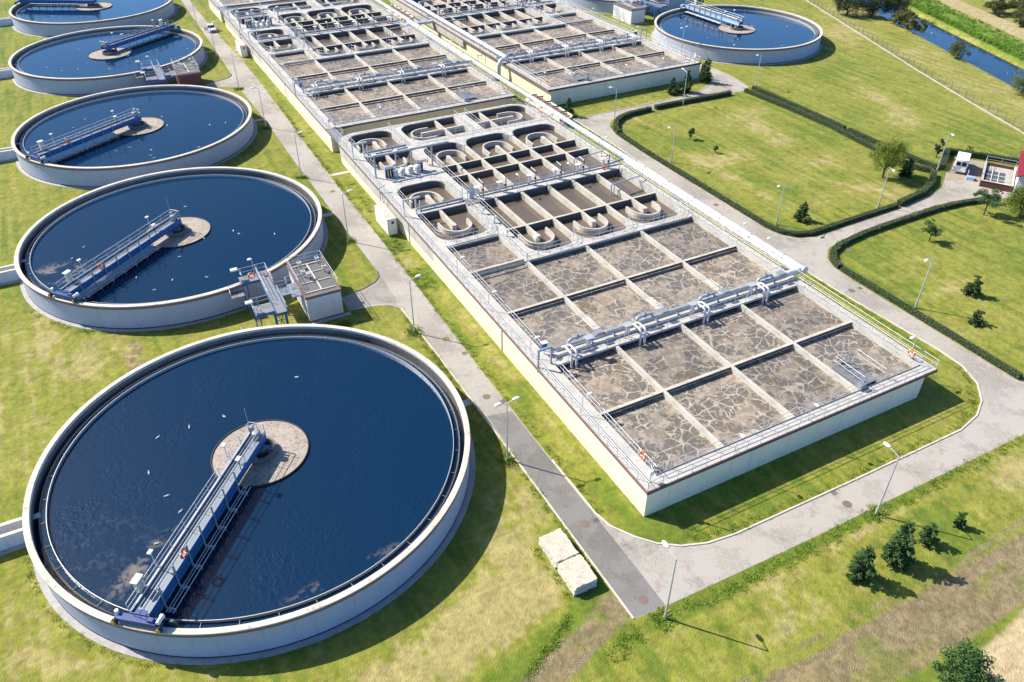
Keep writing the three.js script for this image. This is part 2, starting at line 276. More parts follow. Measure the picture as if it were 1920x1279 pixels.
for (const t of TRACKS) { const xs = t[0].map((p) => p[0]), zs = t[0].map((p) => p[1]); t.push([Math.min(...xs) - 1, Math.max(...xs) + 1, Math.min(...zs) - 1, Math.max(...zs) + 1]); }
function toLine(x, z, pts) { let best = [9, 0, 0], s = 0; for (let i = 1; i < pts.length; i++) { const [ax, az] = pts[i - 1], dx = pts[i][0] - ax, dz = pts[i][1] - az, L = Math.hypot(dx, dz), t = Math.min(1, Math.max(0, ((x - ax) * dx + (z - az) * dz) / (L * L))), d = Math.hypot(x - ax - dx * t, z - az - dz * t); if (d < best[0]) best = [d, s + t * L, ((x - ax) * dz - (z - az) * dx) / L]; s += L; } return best; }
function turf(x, z) {
  const n = fbm(x / 12 + 3, z / 12 + 7, 3), m = fbm(x / 2.6 + 31, z / 2.6, 3), f = fbm(x / 0.32, z / 0.32, 2), st = noise(x / 0.7 + 0.35 * Math.sin(z / 9), z / 9);
  const sw = noise(x / 0.45 + 2.2 * noise(x / 16, z / 16), z / 6 + 2 * noise(x / 20 + 9, z / 20));
  const m2 = fbm(x / 0.8 + 11, z / 0.8 + 5, 2);
  const mow = Math.sin(x * 2.7 + 5 * noise(x / 14, z / 14)) * (x > 44 ? 1 : 0.3);
  let d = 0.36 + (n - 0.5) * 0.62 + (m - 0.5) * 0.30 + (m2 - 0.5) * 0.34 + (st - 0.5) * 0.30 + (sw - 0.5) * 0.36 + 0.05 * mow;
  for (const [cx, cz, rx, rz, a, k] of SPOTS) { const dx = x - cx, dz = z - cz; if (Math.abs(dx) + Math.abs(dz) > (rx + rz) * 2.2) continue; const ca = Math.cos(a), sa = Math.sin(a), u = (dx * ca + dz * sa) / rx, v = (-dx * sa + dz * ca) / rz, q = u * u + v * v; if (q < 5) d += k * Math.exp(-q * 0.9) * (0.15 + 0.75 * m + 0.8 * m2); }
  const far = x > 108 || z > 190 || x < -56;
  if (x - 149 > (z - 133) * 0.40) d += 0.26;
  let c = mix3(LUSH, MID, sst(0.10, 0.48, d)); c = mix3(c, DRY, sst(0.50, 1.0, d) * 0.8);
  // the tilled strip in front, the verge and the stubble beyond it
  const e = 0.5 * (fbm(x / 1.8, 5, 3) - 0.5) + 0.35 * (m - 0.5);
  let soil = sst(-16.4, -17.2, z + e * 1.2) * sst(-21.75, -21.35, z + e * 0.8);
  soil *= 0.42 + 0.46 * sst(0.35, 0.55, m + 0.25 * sst(-19, -17, z));
  const path = toLine(x, z, [[-7.6, -6.6], [-10, -7.6], [-16, -9.6], [-26, -12.8]]);
  soil = Math.max(soil, 0.85 * (1 - sst(0.9, 1.7, path[0] + e * 1.2)) * sst(0.30, 0.55, fbm(x / 0.9, z / 0.9, 3) + 0.12));
  const p2 = toLine(x, z, [[-38.4, 52.4], [-37.6, 49.2], [-37.2, 45.5], [-37.4, 43]]);
  soil = Math.max(soil, 0.8 * (1 - sst(0.5, 1.5, p2[0] + e)) * sst(0.32, 0.5, fbm(x / 0.8, z / 0.8, 3)));
  c = mix3(c, mix3(DIRT, [0.235, 0.18, 0.105], f), Math.min(1, soil));
  if (z < -21.5 + e) { c = mix3(c, LUSH, 0.6 * sst(-21.4, -21.8, z)); const s = sst(-22.4, -23.1, z + e * 2 - 0.12 * (x - 15)) * sst(12, 14, x + e * 4); c = mix3(c, STRAW, s); }
  for (const [pts, w, b] of TRACKS) if (x > b[0] && x < b[1] && z > b[2] && z < b[3]) { const [dd, s, t] = toLine(x, z, pts); if (dd < w) { const k = ((s + Math.abs(t) * 0.8) / 0.24) % 1, on = k < 0.45 ? 1 : 0; c = mix3(c, on ? [0.10, 0.075, 0.045] : [0.33, 0.26, 0.165], (0.10 + 0.55 * sst(0.42, 0.62, fbm(s / 1.7, t + 8, 3))) * (z < -5 ? 1 : 0.5)); } }
  // gravelly edge of the left road, reeds' side of the river
  const riv = (x - 150.3) - (z - 95) * 0.395;
  if (riv > 11 && riv < 24) c = mix3(c, [0.085, 0.20, 0.012], 0.85 * sst(11, 13, riv) * sst(24, 22, riv + 2 * m));
  else if (riv >= 24 && riv < 31) c = mix3(c, STRAW, 0.7);
  const k2 = noise(x / 0.85 + 50, z / 0.85), g = 0.58 + 0.56 * f + 0.26 * k2; return [c[0] * g, c[1] * g, c[2] * g];
}
const NEAR = [-60, 64, -40, 60], FAR = [-76, 236, -40, 304];
const lawnTex = ([x0, x1, z0, z1], w, h) => { const t = tex(w, h, (u, v) => turf(x0 + u * (x1 - x0), z0 + v * (z1 - z0))); t.wrapS = t.wrapT = THREE.ClampToEdgeWrapping; return t; };
const turfBump = tex(512, 512, (u, v) => 0.55 * tfbm(u, v, 60, 3, 9) + 0.45 * tfbm(u, v, 9, 3, 2), false);
function ground(rect, whole, cell) {
  const [x0, x1, z0, z1] = rect, [X0, X1, Z0, Z1] = whole, nx = Math.round((x1 - x0) / cell), nz = Math.round((z1 - z0) / cell), g = new THREE.PlaneGeometry(1, 1, nx, nz), p = g.attributes.position, uv = g.attributes.uv;
  for (let i = 0; i < p.count; i++) {
    const x = x0 + (p.getX(i) + 0.5) * (x1 - x0), z = z0 + (p.getY(i) + 0.5) * (z1 - z0), r = (x - 150.3) - (z - 95) * 0.395;
    let y = 0; if (x > 100) y = -2.2 * sst(-1.5, 3.5, r) * sst(12.5, 8, r);
    if (x > 100 && r > 11) y += 0.25 * (fbm(x / 5, z / 5, 2) - 0.5) * sst(11, 14, r);
    p.setXYZ(i, x, y, -z); uv.setXY(i, (x - X0) / (X1 - X0), (z - Z0) / (Z1 - Z0));
  }
  g.computeVertexNormals(); return plain(g);
}
{
  const nearM = std({ map: lawnTex(NEAR, 2048, 1652), roughness: 1, bumpScale: 0.09, bumpMap: per(turfBump, 5 / 124, 5 / 100) });
  const farM = std({ map: lawnTex(FAR, 2048, 2048), roughness: 1, bumpScale: 0.12, bumpMap: per(turfBump, 6 / 312, 6 / 344) });
  solo('lawn', ground(NEAR, NEAR, 4), nearM, 'mown lawn around the nearest tanks and the front basin block', 'lawn', null, 'structure', true);
  solo('lawn', [ground([-76, -60, -40, 304], FAR, 4), ground([-60, 64, 60, 304], FAR, 4), ground([64, 236, -40, 304], FAR, 1.3)], farM, 'grassland spreading behind the tanks and out to the river', 'lawn', null, 'structure', true);
  const o = [[-1200, -900], [1400, -900], [1400, 1700], [-1200, 1700]], h = [[-76, -40], [-76, 304], [236, 304], [236, -40]];
  solo('fields', sheet(o, -0.02, [h]), std({ color: C(0.15, 0.17, 0.04), roughness: 1 }), 'open fields outside the plant', 'fields', null, 'structure');
}
// ---------- roads, yard, kerbs, covers ----------
const BR1 = [[-12.8, 47.1], [-9.8, 47.7], [-7.8, 48.6], [-6.9, 49.7], [-6.6, 51]], BR1B = [[-7.0, 41.2], [-7.6, 42.2], [-8.4, 42.9], [-9.8, 43.4], [-12.8, 43.8]], up = (a) => a.map(([x, z]) => [x, z + 91.7]);
const INNER = [[-3.4, 200], [-2.3, 141], [-2.6, 118], [-3.1, 93], [-3.3, 78], [-3.2, 62], [-3.4, 40], [-3.6, 26], [-3.65, 10], [-3.55, 2.4], [-3.2, 0.6], [-2.0, -1.4], [-0.7, -2.9], [1, -4.1], [3.2, -4.9], [6, -5.25], [20, -5.45], [35, -5.5], [38.4, -4.8], [40.9, -3.5], [43, -1.4], [44.2, 1.4], [44.4, 4.7], [44.1, 10], [43.6, 20], [43.7, 35], [44.0, 53], [44.7, 70], [44.8, 80], [44.8, 85.6], [52.8, 85.8], [70.9, 86.2], [75.7, 87.2], [80.4, 89.5], [82.9, 91.7], [84.7, 95.1], [85, 101]];
const OUTER = [[-6.65, -8.15], [-2, -8.4], [11, -8.7], [34, -8.85], [76, -9.0], [76, -5.2], [52, -5.0], [48.6, -4.4], [47.4, -3.1], [47.4, 20], [47.7, 23.6], [48.6, 25.8], [50.6, 27.6], [54, 28.5], [61, 28.9], [74, 29.2], [83.3, 28.4], [85.5, 27.2], [91.5, 22], [97.5, 27], [92, 33], [86.6, 37.0], [84.5, 35.6], [81, 33.4], [76.3, 32.4], [69.4, 31.6], [57.6, 31.3], [51.8, 30.9], [49.4, 31.7], [48, 33.3], [47.4, 36], [47.3, 56], [47.4, 68], [47.8, 76], [48.9, 79.6], [50.6, 81.8], [53.4, 83.0], [60.5, 83.3], [79.7, 82.9], [84.0, 83.2], [86.6, 84.6], [88, 92], [88.2, 101]];
solo('road', sheet([...OUTER, ...INNER.slice().reverse(), [-2.2, 300], [-5.2, 300], [-5.4, 216], [-6.2, 160], [-6.6, 143], ...up(BR1.slice(0, 4)).reverse(), ...up(BR1B).reverse(), [-6.6, 112], [-6.8, 92.8], [-6.7, 60], ...BR1.slice().reverse(), ...BR1B.slice().reverse(), [-6.75, 30], [-6.65, 10]], 0.006), M.road, 'pale grey plant road running past the tanks and around the basins', 'road', null, 'structure');
solo('asphalt_patch', sheet([[-6.6, -8.1], [-3.75, -8.25], [-3.7, -3.5], [-3.72, 2.2], [-3.8, 18.2], [-6.4, 18.6], [-6.55, 8]], 0.010), M.patch, 'darker newer asphalt strip on the near end of the left road', 'road patch', null, 'structure');
solo('asphalt_patch', sheet([[-6.9, 42.6], [-6.6, 50], [-7.6, 48.2], [-9.8, 47.3], [-12.7, 46.8], [-12.7, 44.1], [-9.8, 43.8], [-8, 43.2]], 0.010), std({ color: C(0.30, 0.29, 0.275), map: M.road.map, roughness: 0.95 }), 'grey asphalt spur from the left road to the white valve house', 'road patch', null, 'structure');
solo('yard', sheet([[84.0, 34.9], [86.6, 36.7], [93.2, 40.6], [98.4, 33.6], [91.2, 29.8], [88.3, 34.6], [86.8, 33.6]], 0.010), M.paver, 'paved yard of small brownish pavers under the parked van', 'yard', null, 'structure');
const kerb = (pts) => wallAlong(pts, 0.16, 0, 0.09);
solo('kerb', kerb(INNER.slice(8)), M.rim, 'concrete kerb along the grass around the front basin block', 'kerb', null, 'structure');
solo('kerb', kerb([[-6.72, -8.1], [-6.72, 10], [-6.8, 30], [-7.05, 41.2]]), M.rim, 'concrete kerb between left road and nearest clarifier lawn', 'kerb', null, 'structure');
solo('kerb', kerb(BR1), M.damp, 'dark kerb curving beside the spur to white valve house', 'kerb', null, 'structure');
solo('kerb', kerb(up(BR1)), M.damp, 'dark kerb curving beside the spur to maroon valve house', 'kerb', null, 'structure');
solo('footing', wallAlong([[150.2, 133], [136.3, 99.5], [126.2, 75.5], [119, 57], [113.2, 41], [108, 26]], 0.32, 0, 0.10), M.concrete, 'pale concrete footing strip under the long boundary fence', 'footing', null, 'structure');
tag(solo('path', [[21.0], [69.2], [112.4], [161], [206.8]].map(([z]) => bx(-9.6, -6.8, 0, 0.06, z, z + 0.95)), M.slab), 'short concrete stubs between left road and the clarifiers', 'path', null, 'structure');
tag(solo('path', bx(-3.4, -0.05, 0, 0.05, 82.4, 83.2), M.slab), 'narrow concrete path from left road to front block wall', 'path', null, 'structure');
{
  const cover = (x, z) => { const t = thing('manhole_cover', '', 'manhole', [x, z], 0, undefined, 0.008); part('frame', ring(0.34, 0.42, 0, 0.012, 24), M.iron, t); part('lid', lathe([[0, 0.008], [0.335, 0.008], [0.335, 0], [0, 0]], 24), M.iron, t); return t; };
  const c0 = cover(17.3, -7.3); c0.userData.label = 'round rusty manhole cover in the front road'; 
  for (const [x, z, l] of [[-5.1, 21.4, 'round manhole cover in left road at end of dark asphalt'], [-4.7, 32.9, 'round manhole cover in left road beside first grass strip lamp'], [-5.0, 1.8, 'faint round manhole cover in dark asphalt near stacked slabs'], [-5.0, -7.0, 'reddish round manhole cover at near end of dark asphalt'], [45.3, 18.4, 'round manhole cover in right road beside lawn hedge'], [52.9, 26.1, 'round manhole cover at the mouth of the side road'], [-4.6, 77, 'round manhole cover in left road behind white container'], [45.6, 45.4, 'round manhole cover in right road beside long hedge']]) dup(c0, [x, z], 0, l);
  const grate = (x, z, l, n) => { const t = thing('drain_grate', l, 'drain', [x, z], 0, undefined, 0.008); part('frame', [bx(-0.3, 0.3, 0, 0.012, -0.25, -0.2), bx(-0.3, 0.3, 0, 0.012, 0.2, 0.25), bx(-0.3, -0.25, 0, 0.012, -0.199, 0.199), bx(0.25, 0.3, 0, 0.012, -0.199, 0.199)], M.iron, t); part('bars', Array.from({ length: 6 }, (_, i) => bx(-0.22 + i * 0.08, -0.18 + i * 0.08, 0, 0.008, -0.199, 0.199)), M.dark, t); };
  for (const [x, z, l] of [[-3.95, 1.7, 'drain grate at kerb beside the dark asphalt'], [-3.95, 19.9, 'drain grate at right edge of left road by double lamp'], [17.3, -5.75, 'drain grate at kerb of front road'], [46.7, 18.3, 'drain grate at right road edge beside hedge'], [-3.9, 29.4, 'drain grate in left road edge by grass strip']]) grate(x, z, l);
}
// ---------- river ----------
{
  const a = [[128, 42], [147, 90], [164, 133], [184, 180]], b = [[144, 42], [163, 90], [180, 133], [200, 180]];
  const m = new THREE.MeshPhysicalMaterial({ color: C(0.003, 0.022, 0.062), roughness: 0.05, ior: 1.5, bumpMap: per(M.ripple, 5), bumpScale: 0.01 });
  solo('river', sheet([...b, ...a.reverse()], -0.75), m, 'straight blue drainage canal beyond the boundary fence', 'canal', null, 'structure');
}

// ---------- round clarifier tanks ----------
const TANKS = [
  { c: [-28.52, 21.5], a: -128.4, s: 1, n: 'nearest', scum: [[-14.0, -5.0, 5.5, 4.2, -0.5, 0.16], [-11.5, -8.2, 4.6, 1.1, 0.75, 0.85], [-12.5, -9.8, 3, 2.2, 0.4, 0.3], [3, -16.6, 8, 0.7, 0.12, 0.4]] },
  { c: [-28.52, 69.6], a: -137.8, s: 1, n: 'second', scum: [[-14.6, -4.5, 5.0, 3.2, -0.6, 1.0], [-11.5, -7.5, 5, 2.2, 0.5, 0.8], [-9, -1, 5, 0.8, 0.5, 0.35]] },
  { c: [-28.4, 113.1], a: -146.4, s: 1, n: 'third', scum: null },
  { c: [-28.4, 161.3], a: 36.7, s: -1, n: 'fourth', scum: null },
  { c: [-27.9, 207.4], a: 150, s: -1, n: 'fifth', scum: null },
  { c: [106.8, 112.6], a: 92, s: 1, n: 'far right', scum: null, pale: true },
  { c: [106.8, 161.2], a: 20, s: 1, n: 'rearmost right', scum: null, pale: true },
];
const WL = 2.38;
function tankBody(label) {
  const t = thing('clarifier_tank', label, 'settling tank', [0, 0], 0, 'round clarifier tanks');
  part('wall', ring(19.14, 19.44, 0.02, 3.02, 160), M.tankWhite, t);
  part('wall_lining', [ring(19.10, 19.135, 1.7, 3.0, 160), ring(18.62, 19.10, 1.55, 1.7, 128)], M.damp, t);
  part('fascia', ring(19.445, 19.56, 2.84, 3.2, 160), M.fascia, t);
  const cop = lathe([[19.08, 3.02], [19.08, 3.29], [19.11, 3.32], [19.58, 3.32], [19.61, 3.29], [19.61, 3.205], [19.45, 3.205]], 160); part('coping', cop, M.rim, t);
  part('base_joint', ring(19.445, 19.47, 0.04, 0.16, 160), M.gap, t);
  part('apron', ring(19.45, 20.0, 0, 0.055, 160), M.apron, t);
  // launder: plain wall with a notched steel weir on top
  part('launder_wall', ring(18.50, 18.62, 1.5, 2.40, 128), M.damp, t);
  { const pos = [], n = 420, r = 18.60; for (let i = 0; i < n; i++) { const P = (f, y) => { const a = (i + f) / n * 2 * Math.PI; return [r * Math.cos(a), y, r * Math.sin(a)]; }; const A = P(0, 2.38), B = P(1, 2.38), Cc = P(1, 2.60), D = P(0, 2.60), E = P(0.18, 2.60), F = P(0.5, 2.46), G = P(0.82, 2.60); for (const tr of [[A, D, E], [A, E, F], [A, F, B], [B, F, G], [B, G, Cc]]) for (const q of tr) pos.push(...q); }
    const g = new THREE.BufferGeometry(); g.setAttribute('position', new THREE.Float32BufferAttribute(pos, 3)); g.setAttribute('uv', new THREE.Float32BufferAttribute(new Float32Array(pos.length / 3 * 2), 2)); g.computeVertexNormals(); part('weir', g, M.galvDark, t); }
  part('scum_baffle', ring(17.98, 18.03, 2.05, 2.68, 160), M.galv, t);
  { const b = []; for (let i = 0; i < 40; i++) { const a = i / 40 * 2 * Math.PI, cx = Math.cos(a), cz = Math.sin(a); b.push(tube([18.0 * cx, 2.5, 18.0 * cz], [18.58 * cx, 2.46, 18.58 * cz], 0.025, 4)); } part('brackets', b, M.galvDark, t).userData.kind = 'stuff'; }
  part('walkway_stub', [bx(-19.1, -18.5, 2.35, 2.45, 0.9, 1.5)], M.galv, t);
  // centre well
  part('deflector', ring(4.36, 4.43, 1.9, 2.56, 96), M.dark, t);
  part('scum_layer', disc(1.55, 4.37, 2.46, 72), M.scum, t);
  part('inlet_ring', ring(1.36, 1.56, 1.9, 2.98, 48), M.damp, t);
  part('inlet_shaft', [disc(0, 1.37, 2.0, 40)], M.dark, t);
  part('pillar', [lathe([[0.62, 1.9], [0.62, 3.0], [0.5, 3.15], [0, 3.15]], 24)], M.damp, t);
  return t;
}
function bridge(side, pale, label) {   // runs outwards along local +x
  const t = thing('scraper_bridge', label, 'tank bridge', [0, 0], 0, 'rotating scraper bridges');
  const B = pale ? M.paleBlue : M.blue, s = side;
  const zz = (z) => (z - 0.33) * s;
  const box = (x0, x1, y0, y1, z0, z1) => bx(x0, x1, y0, y1, Math.min(zz(z0), zz(z1)), Math.max(zz(z0), zz(z1)));
  for (const z of [-0.74, 0.66]) part('girder', [box(-0.9, 18.75, 3.46, 4.2, z, z + 0.08), box(-0.9, 18.75, 3.42, 3.46, z - 0.05, z + 0.13)], B, t);
  for (const z of [-0.74, 0.66]) part('top_flange', box(-0.9, 18.75, 4.201, 4.25, z - 0.05, z + 0.13), M.deckBlue, t);
  const plates = []; for (let x = -0.85; x < 18.6; x += 1.95) plates.push(box(x, Math.min(18.7, x + 1.92), 4.02, 4.07, -0.655, 0.655)); for (const q of plates) part('deck_plate', q, M.deckBlue, t);
  for (let i = 0; i < 11; i++) part('cross_beam', box(-0.7 + i * 1.92, -0.6 + i * 1.92, 3.5, 4.015, -0.655, 0.655), M.blueDark, t);
  for (const z of [-0.70, 0.70]) part('railing', rails([[-0.9, zz(z)], [18.9, zz(z)]], 4.25, { h: 1.0, gap: 1.95, r: 0.03, mid: [0.5] }), M.galv, t);
  part('end_rail', rails([[-0.9, zz(-0.7)], [-0.9, zz(0.7)]], 4.25, { h: 1.0, gap: 0.7, r: 0.03 }), M.galv, t);
  part('cable_duct', pipe([[-0.7, 4.34, zz(-0.55)], [18.2, 4.34, zz(-0.55)]], 0.07, 8), M.pipe, t);
  // running carriage on the rim
  const car = part('carriage', [box(18.85, 19.4, 3.66, 3.98, -1.55, 1.55), box(18.45, 18.85, 3.5, 4.1, -0.8, 0.8), box(18.95, 19.3, 3.98, 4.22, 0.85, 1.3), box(19.0, 19.3, 3.5, 3.9, 1.55, 1.85), box(19.0, 19.3, 3.5, 3.9, -1.85, -1.55)], pale ? B : M.blueDark, t);
  for (const z of [1.78, -1.78]) { const w = part('wheel', plain(new THREE.CylinderGeometry(0.26, 0.26, 0.22, 20).rotateZ(Math.PI / 2).translate(19.46, 3.585, -zz(z))), M.rubber, t); part('hub', plain(new THREE.CylinderGeometry(0.19, 0.19, 0.06, 16).rotateZ(Math.PI / 2).translate(19.60, 3.585, -zz(z))), M.yellow, w); }
  part('drive_motor', [tube([18.7, 4.05, zz(1.7)], [19.3, 4.05, zz(1.7)], 0.17, 12), box(18.55, 18.75, 3.9, 4.2, 1.55, 1.85), tube([18.95, 3.9, zz(-1.75)], [18.95, 4.3, zz(-1.75)], 0.15, 10)], pale ? M.paleBlue : M.offwhite, t);
  part('hose_reel', plain(new THREE.CylinderGeometry(0.33, 0.33, 0.2, 18).rotateZ(Math.PI / 2).translate(18.55, 3.2, -zz(2.3))), M.green, t);
  const cab = part('control_cabinet', box(16.6, 17.3, 4.3, 5.5, -1.15, -0.75), M.cab, t); part('cabinet_roof', box(16.5, 17.4, 5.5, 5.56, -1.25, -0.68), M.offwhite, cab);
  // scum skimmer frame hung beside the girder, with its tall hanger posts
  const posts = [], rods = [], cross = [];
  for (let i = 0; i < 7; i++) { const x = 5.2 + i * 2.0; posts.push(box(x - 0.05, x + 0.05, 2.6, 5.25, 0.80, 0.9)); cross.push(box(x - 0.06, x + 0.06, 2.74, 2.86, 0.9, 1.66)); cross.push(tube([x, 2.8, zz(1.55)], [x, 2.15, zz(1.55)], 0.05, 6), box(x - 0.16, x + 0.16, 2.62, 2.72, 1.05, 1.35)); }
  for (const z of [1.05, 1.3, 1.62]) rods.push(tube([4.6, 2.84, zz(z)], [17.6, 2.84, zz(z)], z > 1.6 ? 0.045 : 0.035, 6));
  for (const q of posts) part('hanger_post', q, M.galvDark, t); part('skimmer_frame', [...rods, ...cross], M.galv, t);
  for (let i = 0; i < 15; i++) part('scraper_blade', plain(new THREE.BoxGeometry(0.9, 0.62, 0.04).rotateY(0.7 * s).translate(5.0 + i * 0.86, 2.34, -zz(1.75))), M.dark, t);
  part('skimmer_trough', [box(4.9, 17.4, 2.5, 2.56, 0.92, 1.15), box(4.9, 17.4, 2.5, 2.68, 1.15, 1.18)], M.dark, t);
  for (const [x, z] of [[3.0, -1.0], [14.8, -1.0]]) { const f = part('floodlight_post', [tube([x, 4.2, zz(z)], [x, 5.9, zz(z)], 0.04, 6), tube([x, 4.6, zz(z)], [x, 4.6, zz(-0.74)], 0.03, 5)], M.galv, t); part('floodlight', box(x - 0.22, x + 0.22, 5.88, 6.02, z - 0.18, z + 0.12), M.offwhite, f); }
  const f2 = part('lamp_post', [tube([4.0, 4.2, zz(0.75)], [4.0, 5.6, zz(0.75)], 0.04, 6)], M.dark, t); part('lamp_hood', box(3.75, 4.3, 5.58, 5.7, 0.6, 0.95), M.offwhite, f2);
  part('slip_ring_housing', [lathe([[0, 5.0], [0.28, 5.0], [0.34, 4.9], [0.34, 4.1], [0, 4.1]], 16), tube([-0.5, 4.1, zz(0.4)], [-0.5, 5.0, zz(0.4)], 0.09, 8), box(-0.75, -0.35, 4.5, 5.1, -0.55, -0.2)], M.galvDark, t);
  part('mast', tube([-0.8, 4.2, zz(-0.7)], [-0.8, 7.0, zz(-0.7)], 0.025, 5), M.galv, t);
  part('feed_pipe', [tube([0.3, 3.42, zz(0.3)], [0.3, 2.4, zz(0.6)], 0.26, 12), tube([1.6, 3.42, zz(0.5)], [1.5, 2.7, zz(0.8)], 0.2, 12)], M.damp, t);
  part('scum_tray', box(2.6, 4.7, 2.62, 2.68, 0.85, 1.25), M.scum, t);
  return t;
}
let T0;
TANKS.forEach((k, i) => {
  const where = ['right in front at lower left', 'just behind the nearest one', 'third from the front on the left', 'fourth from the front, beside maroon valve house', 'at the top left corner of the photo', 'alone on the right behind rear basin block', 'at the top edge behind the white valve house'][i];
  const label = 'round white clarifier tank of dark water ' + where;
  if (!i) { T0 = tankBody(label); T0.position.set(k.c[0], 0, -k.c[1]); } else dup(T0, k.c, i > 4 ? Math.PI : 0, label);
  const b = bridge(k.s, k.pale, `${k.pale ? 'pale blue' : 'blue'} walkway bridge across half of the ${k.n} clarifier tank`);
  b.position.set(k.c[0], 0, -k.c[1]); b.rotation.y = k.a * Math.PI / 180;
  const w = solo('water', [disc(0, 17.98, WL, 128), disc(18.03, 18.51, WL, 128), disc(18.61, 19.11, 1.84, 128)], clear(k.scum, i * 13, [0.003, 0.022, 0.062]), `dark blue water filling the ${k.n} clarifier tank`, 'water', null, 'structure');
  w.position.set(k.c[0], 0, -k.c[1]);
  if (i < 6) { // rescue ring on the bridge rail
    const a = k.a * Math.PI / 180, x = 13.6, z = 0.45 * k.s, q = buoy([k.c[0] + x * Math.cos(a) - z * Math.sin(a), 4.75, k.c[1] + x * Math.sin(a) + z * Math.cos(a)], a, `orange life ring on bridge rail of the ${k.n} clarifier tank`);
  }
});
var BUOY;
function buoy(p, turn, label) {
  let t = BUOY;
  if (!t) { t = BUOY = thing('life_ring', label, 'life ring', [p[0], p[2]], turn, undefined, p[1]); part('ring', plain(new THREE.TorusGeometry(0.36, 0.095, 10, 24)), M.orange, t); const bands = []; for (let i = 0; i < 4; i++) bands.push(plain(new THREE.TorusGeometry(0.36, 0.105, 8, 3, 0.3).rotateZ(i * Math.PI / 2 + 0.6))); part('bands', bands, M.offwhite, t); return t; }
  t = dup(BUOY, [p[0], p[2]], turn, label); t.position.y = p[1]; return t;
}
// inlet channels on the outer side of the left tanks
{
  const label = (n) => `low pale inlet channel joining the ${n} clarifier tank from the left`;
  const t = thing('inlet_channel', label('nearest'), 'channel', [-28.52, 21.5], 0, 'inlet channels');
  part('channel_wall', [bx(-30, -19.45, 0, 1.55, 0.95, 1.2)], M.white, t); part('channel_wall', [bx(-30, -19.45, 0, 1.55, 2.3, 2.55)], M.white, t);
  part('channel_floor', bx(-30, -19.45, 0.6, 0.7, 1.201, 2.299), M.damp, t); part('cap', [bx(-30, -19.45, 1.552, 1.62, 0.88, 1.25), bx(-30, -19.45, 1.552, 1.62, 2.25, 2.62)], M.rim, t);
  part('plinth', bx(-30, -19.9, 0, 0.12, 0.5, 0.94), M.apron, t);
  for (let i = 1; i < 5; i++) dup(t, TANKS[i].c, 0, label(TANKS[i].n));
}
// gulls on the water
{
  const t = thing('gull', 'white gull floating on the water of the nearest clarifier', 'gull', [0, 0]), g = [];
  const body = lathe([[0, -0.24], [0.05, -0.2], [0.105, -0.05], [0.10, 0.1], [0.05, 0.2], [0, 0.23]], 12).rotateZ(-Math.PI / 2).scale(1, 0.8, 1).translate(0, 0.05, 0);
  part('body', [plain(body), plain(new THREE.SphereGeometry(0.065, 10, 7).translate(0.2, 0.16, 0)), tube([0.13, 0.08, 0], [0.2, 0.15, 0], 0.045, 8), plain(new THREE.ConeGeometry(0.05, 0.16, 6).rotateZ(Math.PI / 2).scale(1, 0.4, 1).translate(-0.29, 0.08, 0))], M.offwhite, t);
  part('wings', [plain(new THREE.SphereGeometry(0.1, 10, 6).scale(1.9, 0.5, 0.9).translate(-0.06, 0.12, 0))], std({ color: C(0.55, 0.56, 0.58), roughness: 0.7 }), t);
  part('beak', plain(new THREE.ConeGeometry(0.018, 0.07, 5).rotateZ(-Math.PI / 2).translate(0.29, 0.155, 0)), M.yellow, t);
  t.scale.setScalar(0.78);
  const at = { nearest: [[-22.5, 30.9], [-30.5, 28.2], [-33.8, 28.2], [-36.7, 28.1], [-38.1, 23.6], [-37.1, 19.9], [-36.3, 17.5], [-38.6, 14.8]], second: [[-40.1, 71], [-41.7, 68.5], [-21.6, 66.4], [-21.1, 65.2], [-16.8, 62.9], [-25.6, 66.1], [-29.3, 62.5], [-31, 57], [-27.1, 55.7], [-33.3, 55.6], [-34.9, 59.7], [-26.2, 77]], third: [[-36.3, 121.2], [-38.5, 117.6], [-23.9, 116.1], [-23.7, 111.3], [-17, 108], [-14.3, 107.7], [-30.7, 103.8], [-27.7, 101.1], [-28.1, 98.6], [-27.7, 97.4], [-20.5, 98.6], [-32.9, 103.2]], fourth: [[-34.2, 168.1], [-33.3, 156.3], [-41.1, 157.1], [-38.4, 153], [-35.4, 152.8], [-25, 158], [-21, 158.1], [-18.8, 159.5], [-12.7, 157.2], [-16.3, 151]], 'far right': [[97.8, 122.5], [101, 122.4], [102.5, 121.4], [115.2, 114.8], [119.1, 108.5], [112, 113], [102, 111], [96, 109.9], [101.2, 105.5], [97.6, 102.7], [106.6, 97.1]] };
  const r = rng(4); let first = true;
  for (const [n, pts] of Object.entries(at)) for (const [x, z] of pts) {
    const label = `white gull floating on the water of the ${n === 'nearest' ? 'nearest' : n} clarifier`, group = `gulls on the ${n} clarifier`, turn = r() * 6.28;
    if (first) { t.position.set(x, WL, -z); t.rotation.y = turn; t.userData.group = group; first = false; } else { const q = dup(t, [x, z], turn, label, group); q.position.y = WL; }
  }
  for (const [x, z] of [[160.4, 100.3], [160, 94.9], [158.2, 91.5], [156, 95.9], [144.2, 66.6]]) { const q = dup(t, [x, z], r() * 6.28, 'white gull floating on the drainage canal', 'gulls on the canal'); q.position.y = -0.75; }
}

